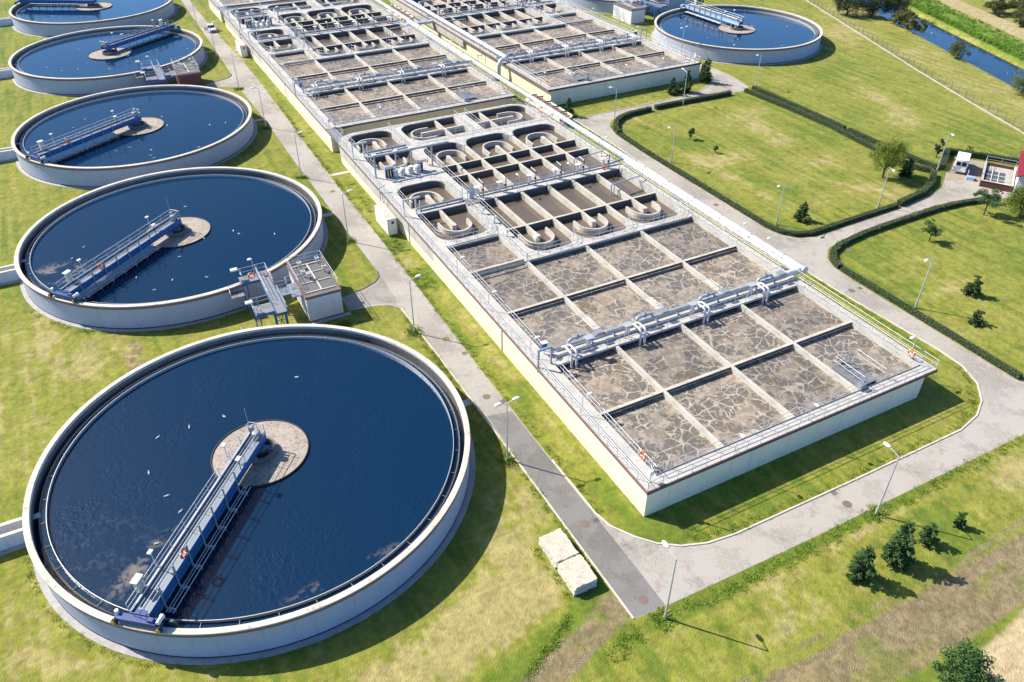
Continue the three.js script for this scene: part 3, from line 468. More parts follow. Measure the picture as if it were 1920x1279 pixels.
// ---------- rectangular basin blocks ----------
const T = 3.3, AERO = 2.6, CALM = 2.3;
const BX = [1.9, 9.4, 9.75, 18.15, 18.5, 26.85, 27.2, 35.7];   // inner faces of the aerated lanes
const round = (x0, x1, z0, z1, r, which) => {   // rectangle with some corners rounded; which: bl br tr tl
  const p = [], R = (k) => which.includes(k);
  if (R('bl')) p.push(...arc(x0 + r, z0 + r, r, 180, 270, 8)); else p.push([x0, z0]);
  if (R('br')) p.push(...arc(x1 - r, z0 + r, r, 270, 360, 8)); else p.push([x1, z0]);
  if (R('tr')) p.push(...arc(x1 - r, z1 - r, r, 0, 90, 8)); else p.push([x1, z1]);
  if (R('tl')) p.push(...arc(x0 + r, z1 - r, r, 90, 180, 8)); else p.push([x0, z1]);
  return p;
};
function bays(zIn, zEnd, dir) {   // the three lanes of the calm half with rounded ends
  const p = [], ends = [[11.2, 18.1], [18.7, 26.9], [27.45, 35.7]], r = 2.3;
  for (const [a, b] of ends) { const e = zIn, k = dir; p.push(...arc(a + r, e + k * r, r, 180, 180 + 90 * k, 7), ...arc(b - r, e + k * r, r, 270 * (k > 0 ? 1 : 0) + 90 * (k < 0 ? 1 : 0), k > 0 ? 360 : 0, 7)); }
  p.push([35.7, zEnd], [11.2, zEnd]); return p;
}
const uBaffle = (cx, cz, r, zEnd0, zEnd1, up) => up ? [[cx - r, zEnd0], ...arc(cx, cz, r, 180, 0, 14), [cx + r, zEnd1]] : [[cx - r, zEnd0], ...arc(cx, cz, r, 180, 360, 14), [cx + r, zEnd1]];
const cBaffle = (cx, cz, r, xEnd, right) => right ? [[xEnd, cz + r], ...arc(cx, cz, r, 90, 270, 14), [xEnd, cz - r]] : [[xEnd, cz + r], ...arc(cx, cz, r, 90, -90, 14), [xEnd, cz - r]];
function basin(label, full = true, short = false) {
  const t = thing('basin_block', label, 'treatment basin', [0, 0], 0, 'rectangular treatment basin blocks');
  const zb = full ? 90.6 : 14, zA = full ? 39.3 : 14;
  // outer walls as separate panels with a dark joint behind them
  const joint = full ? [bx(0.12, 0.3, 0, 2.98, 0.12, 86.6), bx(0.3, 35.26, 0, 2.98, 0.12, 0.3), bx(36.02, 36.22, 0, 2.98, 1.3, 86.6), bx(35.2, 36.02, 0, 2.98, 1.32, 1.5)] : [bx(0.12, 0.3, 0, 2.98, 0.12, zb), bx(0.3, 35.3, 0, 2.98, 0.12, 0.3)];
  part('wall_core', joint, M.gap, t);
  const nL = full ? 12 : 2, L = full ? 86.5 : zb;
  for (let i = 0; i < nL; i++) part('wall_panel', bx(0.06, 0.12, 0, 2.97, (i ? L * i / nL + 0.018 : 0.06), L * (i + 1) / nL - 0.018), M.cream, t);
  for (let i = 0; i < 3; i++) part('wall_panel', bx([0.121, 12.02, 23.72][i], [11.98, 23.68, short || i < 2 ? 35.28 : 36.28][i < 2 ? i : 2], 0, 2.97, 0.06, 0.12), M.cream, t);
  if (full) {
    for (let i = 0; i < 12; i++) part('wall_panel', bx(36.221, 36.28, 0, 2.97, (i ? L * i / 12 + 0.018 : short ? 1.34 : 0.121), L * (i + 1) / 12 - 0.018), M.cream, t);
    part('rear_wall', wallAlong([[0.2, 86.52], ...arc(4.05, 86.55, 3.86, 180, 90, 10), ...arc(32.4, 86.55, 3.86, 90, 0, 10), [36.2, 86.5]], 0.16, 0, 2.975), M.ochre, t);
    part('downpipe', [tube([0, 0, 27.8], [0, 2.9, 27.8], 0.05, 6), tube([0, 0, 56], [0, 2.9, 56], 0.05, 6)], M.galv, t);
  }
  part('fascia', [bx(-0.04, 0.05, 2.98, T, -0.03, zb - (full ? 4 : 0)), bx(36.86, 36.95, 2.98, T, 0.05, zb - (full ? 4 : 0))], M.fascia, t);
  part('front_fascia', bx(-0.02, 36.93, 2.92, T - 0.02, -0.06, 0.04), M.brown, t);
  // front half: frame of walkways round the aerated lanes
  if (full) {
    part('walkway', prism([[0.05, 0.04], [36.86, 0.04], [36.86, 39.28], [0.05, 39.28]], 3.0, T, [[[1.9, 1.35], [35.7, 1.35], [35.7, 39.27], [1.9, 39.27]]]), M.concrete, t);
    part('basin_wall', [bx(1.5, 1.895, 1.2, 2.99, 0.9, 47.3), bx(35.705, 36.0, 1.2, 2.99, 0.9, 39.3), bx(1.9, 35.7, 1.2, 2.99, 0.9, 1.34)], M.partition, t);
    const deck = [[9.5, 39.3], [36.86, 39.3], [36.86, 86.6], ...arc(32.8, 86.5, 4.0, 0, 90, 8), ...arc(4.05, 86.5, 4.0, 90, 180, 8), [0.05, 47.4], [9.5, 47.4]];
    const holes = [bays(40.4, 57.3, 1), bays(79.2, 59.3, -1), round(11.3, 21.9, 81.8, 89.6, 2.4, ['bl', 'tl']), round(24.3, 35.5, 81.5, 89.6, 2.4, ['br', 'tr']),
      round(1.9, 9.5, 81.6, 89.4, 2.2, ['tl', 'tr']), round(1.9, 9.6, 73.3, 79.6, 2.2, ['bl', 'br']), round(1.9, 9.5, 59.5, 66.9, 2.2, ['tl', 'tr']), round(1.9, 9.4, 48.5, 57.5, 2.2, ['bl', 'br'])];
    part('rear_deck', prism(deck, 1.4, T, holes), M.concrete, t);
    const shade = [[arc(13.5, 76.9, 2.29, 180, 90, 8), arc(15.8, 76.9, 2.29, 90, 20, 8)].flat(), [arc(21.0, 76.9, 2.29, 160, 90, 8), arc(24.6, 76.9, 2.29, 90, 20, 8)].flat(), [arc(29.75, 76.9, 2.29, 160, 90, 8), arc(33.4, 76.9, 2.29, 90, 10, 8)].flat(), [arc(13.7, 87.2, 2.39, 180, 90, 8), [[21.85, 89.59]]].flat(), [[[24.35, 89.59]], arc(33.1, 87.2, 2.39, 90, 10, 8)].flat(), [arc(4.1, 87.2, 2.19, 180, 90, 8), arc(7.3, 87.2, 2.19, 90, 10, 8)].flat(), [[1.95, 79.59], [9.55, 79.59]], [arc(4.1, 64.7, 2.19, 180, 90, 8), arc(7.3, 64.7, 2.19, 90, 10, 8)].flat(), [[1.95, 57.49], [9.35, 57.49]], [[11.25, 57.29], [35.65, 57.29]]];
    for (const s of shade) part('painted_shade', wallAlong(offset(s, s[0][0] < s[s.length - 1][0] ? -0.012 : 0.012), 0.02, 1.8, 3.16), M.shadeTone, t);  // thin dark sheets that paint shade onto faces turned from the sun
    part('painted_shade', bx(9.77, 35.69, 1.3, 2.98, 39.255, 39.275), M.shadeTone, t); part('painted_shade', bx(1.95, 9.39, 1.3, 2.98, 47.17, 47.195), M.shadeTone, t); part('painted_shade', [bx(11.2, 35.7, 1.5, 3.1, 39.281, 39.295)], M.shadeTone, t);  // more painted shade sheets, on the straight end walls
    part('side_walkway', [bx(0.05, 1.9, 3.0, T, 39.29, 47.39), bx(1.7, 1.895, 1.2, 2.99, 47.31, 47.39)], M.concrete, t);
    part('back_edge', wallAlong([[0.06, 86.4], ...arc(4.05, 86.5, 4.02, 180, 90, 10), ...arc(32.8, 86.5, 4.02, 90, 0, 10), [36.84, 86.4]], 0.08, 2.98, T + 0.01), M.galvDark, t);
  } else part('walkway', prism([[0.05, 0.04], [36.86, 0.04], [36.86, zb], [0.05, zb]], 2.0, T, [[[1.9, 1.35], [35.7, 1.35], [35.7, zb - 0.5], [1.9, zb - 0.5]]]), M.concrete, t);
  // partitions
  for (const i of [1, 3, 5]) part('partition_wall', bx(BX[i], BX[i + 1], 1.2, 3.22, 1.345, full ? 39.28 : zb - 0.5), M.partition, t);
  for (const z of full ? [10.6, 30.2] : [10.6]) for (let i = 0; i < 8; i += 2) { const q = part('cross_beam', bx(BX[i] + (i ? 0.002 : 0), BX[i + 1] - 0.002, 2.80, 3.13, z - 0.16, z + 0.16), M.shadeTone, t); part('cap', bx(BX[i] + (i ? 0.002 : 0), BX[i + 1] - 0.002, 3.131, 3.2, z - 0.18, z + 0.18), M.partition, q); }  // beam sides carry painted shade; caps keep the plain concrete tone
  if (!full) { part('railing', [...rails([[0.1, 0.1], [0.1, zb]], T), ...rails([[1.85, 1.3], [1.85, zb]], T), ...rails([[0.1, 0.1], [36.8, 0.1]], T)], M.galv, t); return t; }
  part('cross_beam', bx(1.9, 9.4, 2.80, 3.2, 40.05, 40.4), M.partition, t);
  part('end_wall', bx(1.9, 9.499, 1.2, 3.2, 47.2, 47.39), M.partition, t);
  part('lane_wall', bx(9.42, 9.76, 1.2, T - 0.003, 39.29, 47.39), M.partition, t);
  // calm half: lane walls, guide walls, curved baffles
  const tipWall = (x, z0, z1, tip) => { const w = 0.2, k = tip > 0 ? 1 : -1, zt = k > 0 ? z1 : z0, zs = k > 0 ? z0 : z1; return prism([[x - w, zs], [x - w, zt - k * 1.6], [x - 0.33, zt - k * 0.5], ...arc(x, zt - k * 0.33, 0.33, 180, k > 0 ? 0 : 360, 6), [x + 0.33, zt - k * 0.5], [x + w, zt - k * 1.6], [x + w, zs]].slice(0), 1.2, 3.2); };
  for (const x of [14.1, 22.95, 31.55]) { part('guide_wall', tipWall(x, 44.3, 57.29, -1), M.partition, t); part('guide_wall', tipWall(x, 59.31, 74.5, 1), M.partition, t); }
  for (const x of [18.4, 27.17]) { part('lane_wall', wallAlong([[x, 41.2], [x, 57.29]], 0.42, 1.2, 3.21), M.partition, t); part('lane_wall', wallAlong([[x, 59.31], [x, 78.2]], 0.42, 1.2, 3.21), M.partition, t);
    part('lane_wall_foot', prism([[x - 1.1, 40.7], [x + 1.1, 40.7], [x + 0.22, 42.2], [x - 0.22, 42.2]], 1.3, 3.218), M.partition, t); part('lane_wall_foot', prism([[x - 1.1, 78.7], [x - 0.22, 77.1], [x + 0.22, 77.1], [x + 1.1, 78.7]], 1.3, 3.218), M.partition, t); }
  const lanes = [[11.202, 13.9], [14.3, 18.188], [18.612, 22.75], [23.15, 26.958], [27.382, 31.35], [31.75, 35.698]];
  for (const z of [48.0, 66.65, 70.8]) for (const [a, b] of lanes) { const q = part('cross_wall', bx(a, b, 2.2, 3.12, z - 0.16, z + 0.16), M.shadeTone, t); part('cap', bx(a, b, 3.121, 3.195, z - 0.18, z + 0.18), M.partition, q); }  // wall sides darkened as painted shade, caps left in concrete tone
  const U = [uBaffle(14.1, 44.6, 2.1, 46.2, 46.2), uBaffle(22.65, 44.6, 2.1, 46.0, 46.2), uBaffle(31.6, 44.7, 2.15, 46.2, 45.9), uBaffle(14.5, 74.3, 2.2, 71.9, 72.9, 1), uBaffle(22.8, 74.2, 2.2, 72.1, 72.4, 1), uBaffle(31.0, 74.0, 2.35, 72.2, 72.2, 1),
    uBaffle(5.0, 62.0, 2.2, 61.6, 60.4, 1), uBaffle(5.75, 52.7, 2.05, 54.2, 53.6), uBaffle(4.75, 84.9, 2.2, 83.7, 83.1, 1), uBaffle(5.6, 76.2, 2.0, 77.2, 77.2), cBaffle(14.4, 85.1, 2.1, 16.0, true), cBaffle(31.2, 85.3, 2.1, 29.6, false)];
  for (const p of U) part('curved_baffle', wallAlong(p, 0.26, 1.2, 3.17), M.partition, t);
  for (const [x, a, b, k] of [[5.6, 59.52, 62.9, 1], [5.4, 52.3, 57.48, -1], [5.55, 81.62, 85.6, 1], [5.5, 75.2, 79.58, -1]]) part('guide_wall', tipWall(x, a, b, k), M.partition, t);
  part('guide_wall', bx(14.0, 21.88, 1.2, 3.18, 85.1, 85.5), M.partition, t); part('guide_wall', bx(24.32, 31.7, 1.2, 3.18, 84.95, 85.35), M.partition, t);
  for (const x of [18.35, 27.0]) for (const [a, b] of x < 20 ? [[81.82, 85.09], [85.51, 89.58]] : [[81.52, 84.94], [85.36, 89.58]]) part('cross_wall', bx(x - 0.18, x + 0.18, 1.2, 3.19, a, b), M.partition, t);
  // bridge deck under the air pipes
  part('pipe_walkway', bx(1.9, 35.7, 3.0, 3.298, 19.05, 22.05), M.concrete, t);
  part('pipe_walkway_beam', [bx(1.9, 35.7, 2.72, 2.999, 19.4, 19.8), bx(1.9, 35.7, 2.72, 2.999, 21.3, 21.7)], M.damp, t);
  // railings, each run on its own
  const R = (pts, o) => part('railing', rails(pts, T, o), M.galv, t);
  R([[0.1, 0.1], [0.1, 86.4], [1.4, 89.3], [4, 90.4], [32.8, 90.4], [35.6, 89.3], [36.8, 86.4]], { mid: [0.35, 0.68] }); R([[1.86, 1.3], [1.86, 19.0]]); R([[1.86, 22.1], [1.86, 47.3]]);
  R([[0.1, 0.1], [36.8, 0.1]], { mid: [0.5] }); R([[1.86, 1.3], [35.75, 1.3]], { kick: 0.12 }); R([[36.8, 0.1], [36.8, 86.4]]); R([[35.75, 1.3], [35.75, 19.0]], { kick: 0.14 }); R([[35.75, 22.1], [35.75, 57.2]], { kick: 0.14 });
  R([[1.9, 19.1], [35.7, 19.1]]); R([[1.9, 22.0], [35.7, 22.0]]);
  R([[9.6, 39.36], [35.7, 39.36]]); R([[9.55, 39.4], [9.55, 47.4]]); R([[11.15, 57.2], [11.15, 42.7], ...arc(13.5, 42.75, 2.4, 180, 270, 6), ...arc(15.8, 42.75, 2.4, 270, 350, 6)]);
  R([...arc(21, 42.75, 2.4, 190, 270, 6), ...arc(24.6, 42.75, 2.4, 270, 350, 6)]); R([...arc(29.75, 42.75, 2.4, 190, 270, 6), ...arc(33.4, 42.75, 2.4, 270, 350, 6)]);
  R([[1.9, 47.45], [9.5, 47.45]]); R([[1.85, 57.4], [1.85, 50.8], ...arc(4.15, 50.75, 2.35, 180, 270, 6), ...arc(7.2, 50.75, 2.35, 270, 360, 6), [9.55, 57.2]]);
  R([[11.2, 57.36], [35.7, 57.36]]); R([[11.2, 59.25], [35.7, 59.25]]); R([[9.5, 59.5], [9.55, 64.5], ...arc(7.2, 64.7, 2.35, 0, 90, 6), ...arc(4.2, 64.7, 2.35, 90, 180, 6), [1.85, 59.5]]);
  R([[11.15, 59.3], [11.15, 76.6]]); R([[35.75, 59.3], [35.75, 88]]); R([[11.2, 79.35], [35.6, 79.35]]); R([[11.2, 81.6], [21.9, 81.6]]); R([[24.2, 81.4], [35.4, 81.4]]); R([[9.65, 81.6], [9.65, 89.5]]); R([[22.1, 81.6], [22.1, 89.6]]); R([[24.15, 81.6], [24.15, 89.6]]);
  R([[1.85, 73.2], [1.85, 79.6]]); R([[1.85, 81.5], [1.85, 87.4]]); R([[1.9, 79.7], [9.6, 79.7]]);
  return t;
}
// brown liquor and foam: a group of sheets, one per cell
function liquor(label, full = true) {
  const t = tag(new THREE.Group(), label, 'water', null, 'structure'); t.name = numbered('water'); scene.add(t);
  const rr = rng(label.length * 7), cells = [];
  for (let i = 0; i < 8; i += 2) for (const [a, b] of full ? [[1.35, 10.6], [10.6, 20.5], [20.5, 30.2], [30.2, 39.3]] : [[1.35, 10.6], [10.6, 13.5]]) cells.push([BX[i], BX[i + 1], a, b]);
  if (full) cells.push([1.9, 9.4, 39.3, 40.2], [1.9, 9.4, 40.2, 47.2]);
  for (const [x0, x1, z0, z1] of cells) {
    const g = bx(x0, x1, AERO - 0.05, AERO, z0, z1), du = rr() * 9.6, dv = rr() * 9.6, k = rr() < 0.5, f = rr() < 0.5 ? -1 : 1; boxUV(g);
    const uv = g.attributes.uv; for (let i = 0; i < uv.count; i++) { const u = uv.getX(i) * f + du, v = uv.getY(i) + dv; uv.setXY(i, k ? u : v, k ? v : u); }
    part('foam', g, FOAM[Math.floor(rr() * 12)], t, true);
  }
  if (full) { part('liquor', [sheet([[11.1, 40.2], [35.8, 40.2], [35.8, 57.4], [11.1, 57.4]], CALM), sheet([[11.1, 59.2], [35.8, 59.2], [35.8, 79.3], [11.1, 79.3]], CALM), sheet([[11.2, 81.4], [35.6, 81.4], [35.6, 89.7], [11.2, 89.7]], CALM), sheet([[1.8, 81.5], [9.6, 81.5], [9.6, 89.5], [1.8, 89.5]], CALM), sheet([[1.8, 73.2], [9.7, 73.2], [9.7, 79.7], [1.8, 79.7]], CALM), sheet([[1.8, 59.4], [9.6, 59.4], [9.6, 67], [1.8, 67]], CALM), sheet([[1.8, 48.4], [9.5, 48.4], [9.5, 57.6], [1.8, 57.6]], CALM)], M.murky, t); }
  return t;
}
const PZ = 94.1, CX0 = 80.8, CZ0 = 93.7;
const PL = [{ n: 'front block', at: (x, z) => [x, z], f: 1 }, { n: 'second block', at: (x, z) => [x, z + PZ], f: 1 }, { n: 'rear right block', at: (x, z) => [CX0 - x, z + CZ0], f: -1 }];
{
  const b0 = basin('long rectangular basin block nearest the camera with cream walls and foaming cells', true, true), bw = basin('long rectangular basin block directly behind the front one, beside the left road'); bw.position.z = -PZ;
  dup(bw, [CX0, CZ0], 0, 'rectangular basin block at rear right with cream walls next to the conifers', null, true);
  bw.children.filter((o) => o.name === 'wall_panel').slice(12, 15).forEach((o) => { o.material = M.ochre; });  // cream front panels tinted ochre: bounced light put into their colour
  const d = basin('corner of a further basin block at the top edge of the photo', false); d.position.z = -2 * PZ;
  liquor('brown foaming liquor in the cells of the front basin block');
  const w1 = liquor('brown foaming liquor in the cells of the second basin block behind'); w1.position.z = -PZ;
  const w2 = liquor('brown foaming liquor in the cells of the rear right basin block'); w2.position.set(CX0, 0, -CZ0); w2.scale.x = -1;
  const w3 = liquor('strip of foaming liquor in the block at the top edge', false); w3.position.z = -2 * PZ;
}
const swap = (l) => l.replace(/\b(left|right)(most)?\b/g, (m, a, b) => (a === 'left' ? 'right' : 'left') + (b || ''));
// furniture of one block; later blocks get copies
function furniture() {
  const made = [];
  const add = (t, x, z, y = 0) => { t.position.set(x, y, -z); made.push(t); return t; };
  const nt = (name, label, category, x, z, group, y = T) => add(thing(name, label, category, [x, z], 0, group, y), x, z, y);
  // air main across the block with loops and paired drop pipes
  const am = nt('air_main', 'thick grey air main with valve loops across the middle of the OF', 'pipeline', 0, 0, 'air mains across the basin blocks', 0);
  part('main_pipe', [...pipe([[2.4, 4.0, 20.75], [9, 4.0, 20.75]], 0.19, 14), ...pipe([[9, 4.0, 20.75], [22, 4.0, 20.75]], 0.23, 14), ...pipe([[22, 4.0, 20.75], [37.6, 4.0, 20.75]], 0.29, 16), tube([2.36, 4.0, 20.75], [2.44, 4.0, 20.75], 0.36, 14), ...[8.9, 9.2, 21.9, 22.2, 33.5, 14.2, 28.2].map((x) => tube([x, 4.0, 20.75], [x + 0.07, 4.0, 20.75], 0.34, 14))], M.pipeDull, am);
  part('second_pipe', pipe([[3, 3.7, 21.4], [35.6, 3.7, 21.4]], 0.11, 10), M.galvDark, am); part('second_pipe', pipe([[3, 3.5, 20.2], [35.6, 3.5, 20.2]], 0.07, 8), M.galvDark, am);
  for (const x of [3.6, 12.4, 21.2, 30.0]) {
    const dp = (dx) => bend([[x + dx, 4.1, 20.6], [x + dx, 4.5, 20.1], [x + dx, 4.55, 19.3], [x + dx, 4.45, 18.8], [x + dx, 4.1, 18.65], [x + dx, 1.6, 18.65]], 0.13, 10, 30);
    part('drop_pipe', dp(0), M.pipe, am); part('drop_pipe', dp(0.62), M.pipe, am);
    part('valve_loop', bend([[x + 0.8, 4.05, 20.75], [x + 0.9, 4.55, 20.75], [x + 1.3, 4.68, 20.75], [x + 2.5, 4.68, 20.75], [x + 2.9, 4.55, 20.75], [x + 3.0, 4.05, 20.75]], 0.17, 10, 30), M.pipeDull, am);
    part('valve', [tube([x + 1.9, 4.7, 20.75], [x + 1.9, 5.15, 20.75], 0.06, 6), plain(new THREE.TorusGeometry(0.16, 0.025, 6, 14).rotateX(Math.PI / 2).translate(x + 1.9, 5.15, -20.75)), tube([x + 1.75, 4.7, 20.75], [x + 2.05, 4.7, 20.75], 0.23, 12)], M.galvDark, am);
  }
  const sup = []; for (let x = 4.5; x < 36; x += 2.9) sup.push(bx(x - 0.05, x + 0.05, T, 3.85, 20.55, 20.95)); part('supports', sup, M.galvDark, am);
  for (const x of [8.3, 17.0, 25.8, 34.4]) part('valve_box', bx(x - 0.45, x + 0.45, 4.3, 4.55, 20.4, 21.1), M.galvDark, am);
  // small tables (instrument hoods) on legs beside the pipe
  for (const [x, l] of [[6.3, 'leftmost hooded instrument stand on the pipe walkway of the OF'], [11.3, 'second hooded instrument stand from left, pipe walkway of the OF'], [20.2, 'third hooded instrument stand from left, pipe walkway of the OF'], [28.8, 'rightmost hooded instrument stand on the pipe walkway of the OF']]) {
    const t = nt('instrument_stand', l, 'instrument', x, 19.7); part('leg', bx(-0.28, -0.22, 0, 1.75, -0.05, 0.05), M.galvDark, t); part('leg', bx(0.22, 0.28, 0, 1.75, -0.05, 0.05), M.galvDark, t); part('hood', bx(-0.5, 0.5, 1.75, 1.83, -0.4, 0.4), M.galv, t); part('meter', bx(-0.16, 0.16, 0.9, 1.4, -0.12, 0.1), M.offwhite, t);
  }
  // handrailed bridge flights leaning over the foam
  for (const [x, l] of [[8.6, 'left'], [17.3, 'middle'], [26, 'right']]) { const t = nt('probe_arms', `pair of thin white probe arms over the foam, ${l} set on the OF`, 'probe', x, 22.1); part('arm', [tube([0, 0.5, 0], [0, 0.5, 2.4], 0.035, 5), tube([0.7, 0.5, 0], [0.7, 0.5, 2.4], 0.035, 5)], M.offwhite, t); part('bracket', [tube([0, -0.1, 0], [0, 0.55, 0], 0.03, 5), tube([0.7, -0.1, 0], [0.7, 0.55, 0], 0.03, 5), bx(-0.1, 0.8, 0.4, 0.44, -0.04, 0.04)], M.galv, t); }
  // portal at the left end of the pipe walkway
  const pg = nt('portal_frame', 'grey steel portal over left walkway of the OF', 'frame', 0, 0, undefined); part('leg', bx(0.02, 0.2, -0.6, 2.1, 19.5, 19.68), M.galvDark, pg); part('leg', bx(1.55, 1.73, 0, 2.1, 19.5, 19.68), M.galvDark, pg); part('lintel', bx(0.02, 1.73, 2.1, 2.3, 19.48, 19.7), M.galvDark, pg);
  const bc = nt('control_box', 'small blue control box by the portal of the OF', 'control box', 1.8, 21.4); part('box', bx(-0.3, 0.3, 0.7, 1.5, -0.2, 0.2), M.blue, bc); part('lid', bx(-0.36, 0.36, 1.5, 1.55, -0.27, 0.27), M.offwhite, bc); part('stand', [bx(-0.05, 0.05, 0, 0.7, -0.05, 0.05)], M.galv, bc);
  // second portal and gates by the L3 and L1 basins
  for (const [z, l] of [[58.2, 'front'], [80.2, 'rear']]) {
    const g = nt('gate_frame', `grey steel sluice portal at the ${l} side basin of the OF`, 'frame', 0, z); part('leg', bx(0.1, 0.3, 0, 2.3, -0.4, -0.2), M.galv, g); part('leg', bx(1.9, 2.1, 0, 2.3, -0.4, -0.2), M.galv, g); part('leg', bx(2.5, 2.65, 0, 1.9, -0.5, -0.35), M.galv, g); part('lintel', bx(0.1, 2.65, 2.3, 2.5, -0.42, -0.18), M.galv, g);
    const p = nt('sludge_pipe', `fat grey pipe along the narrow walkway of the ${l} side basin, OF`, 'pipe', 0, z); part('run', pipe([[2.2, 0.35, 0.3], [9.4, 0.35, 0.3]], 0.2, 10), M.galvDark, p); part('saddles', [3, 5, 7, 9].map((x) => bx(x - 0.06, x + 0.06, 0, 0.2, 0.12, 0.48)), M.galv, p);
  }
  // return pipe along the middle walkway
  const rp = nt('return_pipe', 'grey return pipe lying along the middle walkway of the OF', 'pipe', 0, 58.9); part('run', pipe([[11.4, 0.32, 0], [35.4, 0.32, 0], [37.2, 0.6, 0]], 0.17, 10), M.galvDark, rp); part('saddles', Array.from({ length: 9 }, (_, i) => bx(12.2 + i * 2.7, 12.3 + i * 2.7, 0, 0.18, -0.2, 0.2)), M.galv, rp);
  for (const [x, l] of [[12.3, 'first'], [16.0, 'second'], [21, 'third'], [25.4, 'fourth'], [29.4, 'fifth'], [34, 'sixth']]) {
    const t = nt('meter_stand', `white hooded meter, ${l} from the left on the middle walkway of the OF`, 'instrument', x - 0.5, 58.7); part('pole', bx(-0.1, 0.1, 0, 1.3, -0.1, 0.1), M.galv, t); part('meter', bx(-0.22, 0.22, 0.7, 1.3, -0.14, -0.1), M.offwhite, t); part('hood', bx(-0.42, 0.42, 1.5, 1.58, -0.36, 0.3), M.offwhite, t); part('hood_post', bx(-0.05, 0.05, 1.3, 1.5, -0.05, 0.05), M.galv, t);
    const d = nt('davit', `dark davit post, ${l} from the left on the middle walkway of the OF`, 'davit', x + 0.3, 58.2); part('post', tube([0, 0, 0], [0, 2.2, 0], 0.07, 8), M.dark, d); part('arm', tube([0, 2.15, 0], [0, 2.25, 1.5], 0.05, 6), M.galv, d); part('winch', bx(-0.14, 0.14, 0.9, 1.2, 0.06, 0.24), M.red, d);
  }
  // flushing pipe frames at the right edge
  for (const [z, l] of [[62.1, 'rear'], [51.6, 'front']]) { const t = nt('dosing_pipe', `bent grey dosing pipe reaching over the ${l} right lane of the OF`, 'pipe', 30.4, z); part('pipe', pipe([[0, -1.0, 0], [0, 0.75, 0], [5.5, 0.75, 0.6], [6.2, 0.4, 0.6]], 0.1, 8), M.galv, t); part('pipe', pipe([[0.5, -1.0, 0], [0.5, 0.6, 0], [5.2, 0.6, 0.9]], 0.08, 8), M.galv, t); }
  // valve gear on the walkway between side basins and lanes
  for (const [x, z, l] of [[10.2, 46.2, 'front'], [10.4, 50.4, 'second'], [10.2, 53.5, 'third']]) { const t = nt('valve_spindle', `white valve spindle, ${l} on the inner cross walkway of the OF`, 'valve', x, z); part('pedestal', lathe([[0, 0], [0.2, 0], [0.14, 0.6], [0.1, 0.95], [0, 0.95]], 14), M.offwhite, t); part('handwheel', plain(new THREE.TorusGeometry(0.26, 0.03, 6, 18).rotateX(Math.PI / 2).translate(0, 1.0, 0)), M.galv, t); part('motor', bx(-0.12, 0.34, 0.6, 0.86, -0.14, 0.14), M.offwhite, t); }
  const cg = nt('cage_platform', 'caged grey steel platform at the walkway crossing of the OF', 'platform', 10.3, 57.6); { const q = []; for (const x of [-0.9, 0.9]) for (const z of [-0.9, 0.9]) q.push(tube([x, 0, z], [x, 2.2, z], 0.05, 6)); for (const y of [1.1, 2.2]) q.push(tube([-0.9, y, -0.9], [0.9, y, -0.9], 0.04, 5), tube([-0.9, y, 0.9], [0.9, y, 0.9], 0.04, 5), tube([-0.9, y, -0.9], [-0.9, y, 0.9], 0.04, 5), tube([0.9, y, -0.9], [0.9, y, 0.9], 0.04, 5)); part('frame', q, M.galv, cg); part('floor', bx(-0.9, 0.9, 0.05, 0.1, -0.9, 0.9), M.grate, cg); part('screen', bx(0.2, 0.9, 0.1, 1.9, 0.87, 0.9), M.galv, cg); }
  // pump slab: gantry beam, pumps, valve racks
  const gy = nt('gantry', 'tall grey crane gantry of four posts over the pump slab of the OF', 'gantry', 0, 0); for (const x of [1.0, 4.4, 6.9, 10.3]) part('post', bx(x - 0.11, x + 0.11, 0, 3.3, 71.5, 71.72), M.galvDark, gy); part('beam', bx(0.2, 13.2, 3.3, 3.55, 71.48, 71.74), M.galvDark, gy); part('brace', [tube([6.9, 3.2, 71.6], [5.2, 0.2, 71.4], 0.035, 5), tube([4.4, 3.2, 71.6], [6.4, 0.3, 71.4], 0.035, 5)], M.galv, gy); for (const x of [1.0, 4.4, 6.9, 10.3]) part('trolley', bx(x - 0.3, x + 0.3, 3.56, 3.75, 71.4, 71.8), M.offwhite, gy);
  for (const [x, l] of [[3.8, 'leftmost'], [5.0, 'second'], [6.3, 'third'], [7.5, 'rightmost']]) { const t = nt('pump', `${l} of four squat grey pumps under the gantry of the OF`, 'pump', x, 70.6); part('body', lathe([[0, 0], [0.42, 0], [0.36, 0.15], [0.33, 0.75], [0.42, 0.85], [0.42, 0.98], [0, 1.0]], 18), M.galv, t); part('head', plain(new THREE.CylinderGeometry(0.34, 0.4, 0.22, 16).translate(0, 1.12, 0)), M.offwhite, t); part('elbow', pipe([[0, 0.6, 0], [0, 0.6, 0.9], [0, -0.4, 1.3]], 0.16, 8), M.offwhite, t); }
  for (const [x, l] of [[2.9, 'left'], [8.2, 'right']]) { const t = nt('valve_rack', `${l} rack of dark valve columns under the gantry of the OF`, 'valve rack', x, 71.0); for (let i = 0; i < (x < 5 ? 3 : 2); i++) part('column', bx(-0.5 + i * 0.42, -0.2 + i * 0.42, 0, 1.35, -0.12, 0.12), M.dark, t); part('headstock', bx(-0.62, 0.75, 1.35, 1.75, -0.2, 0.2), M.galv, t); part('side_plate', bx(-0.7, -0.62, 0, 1.75, -0.25, 0.25), M.galv, t); }
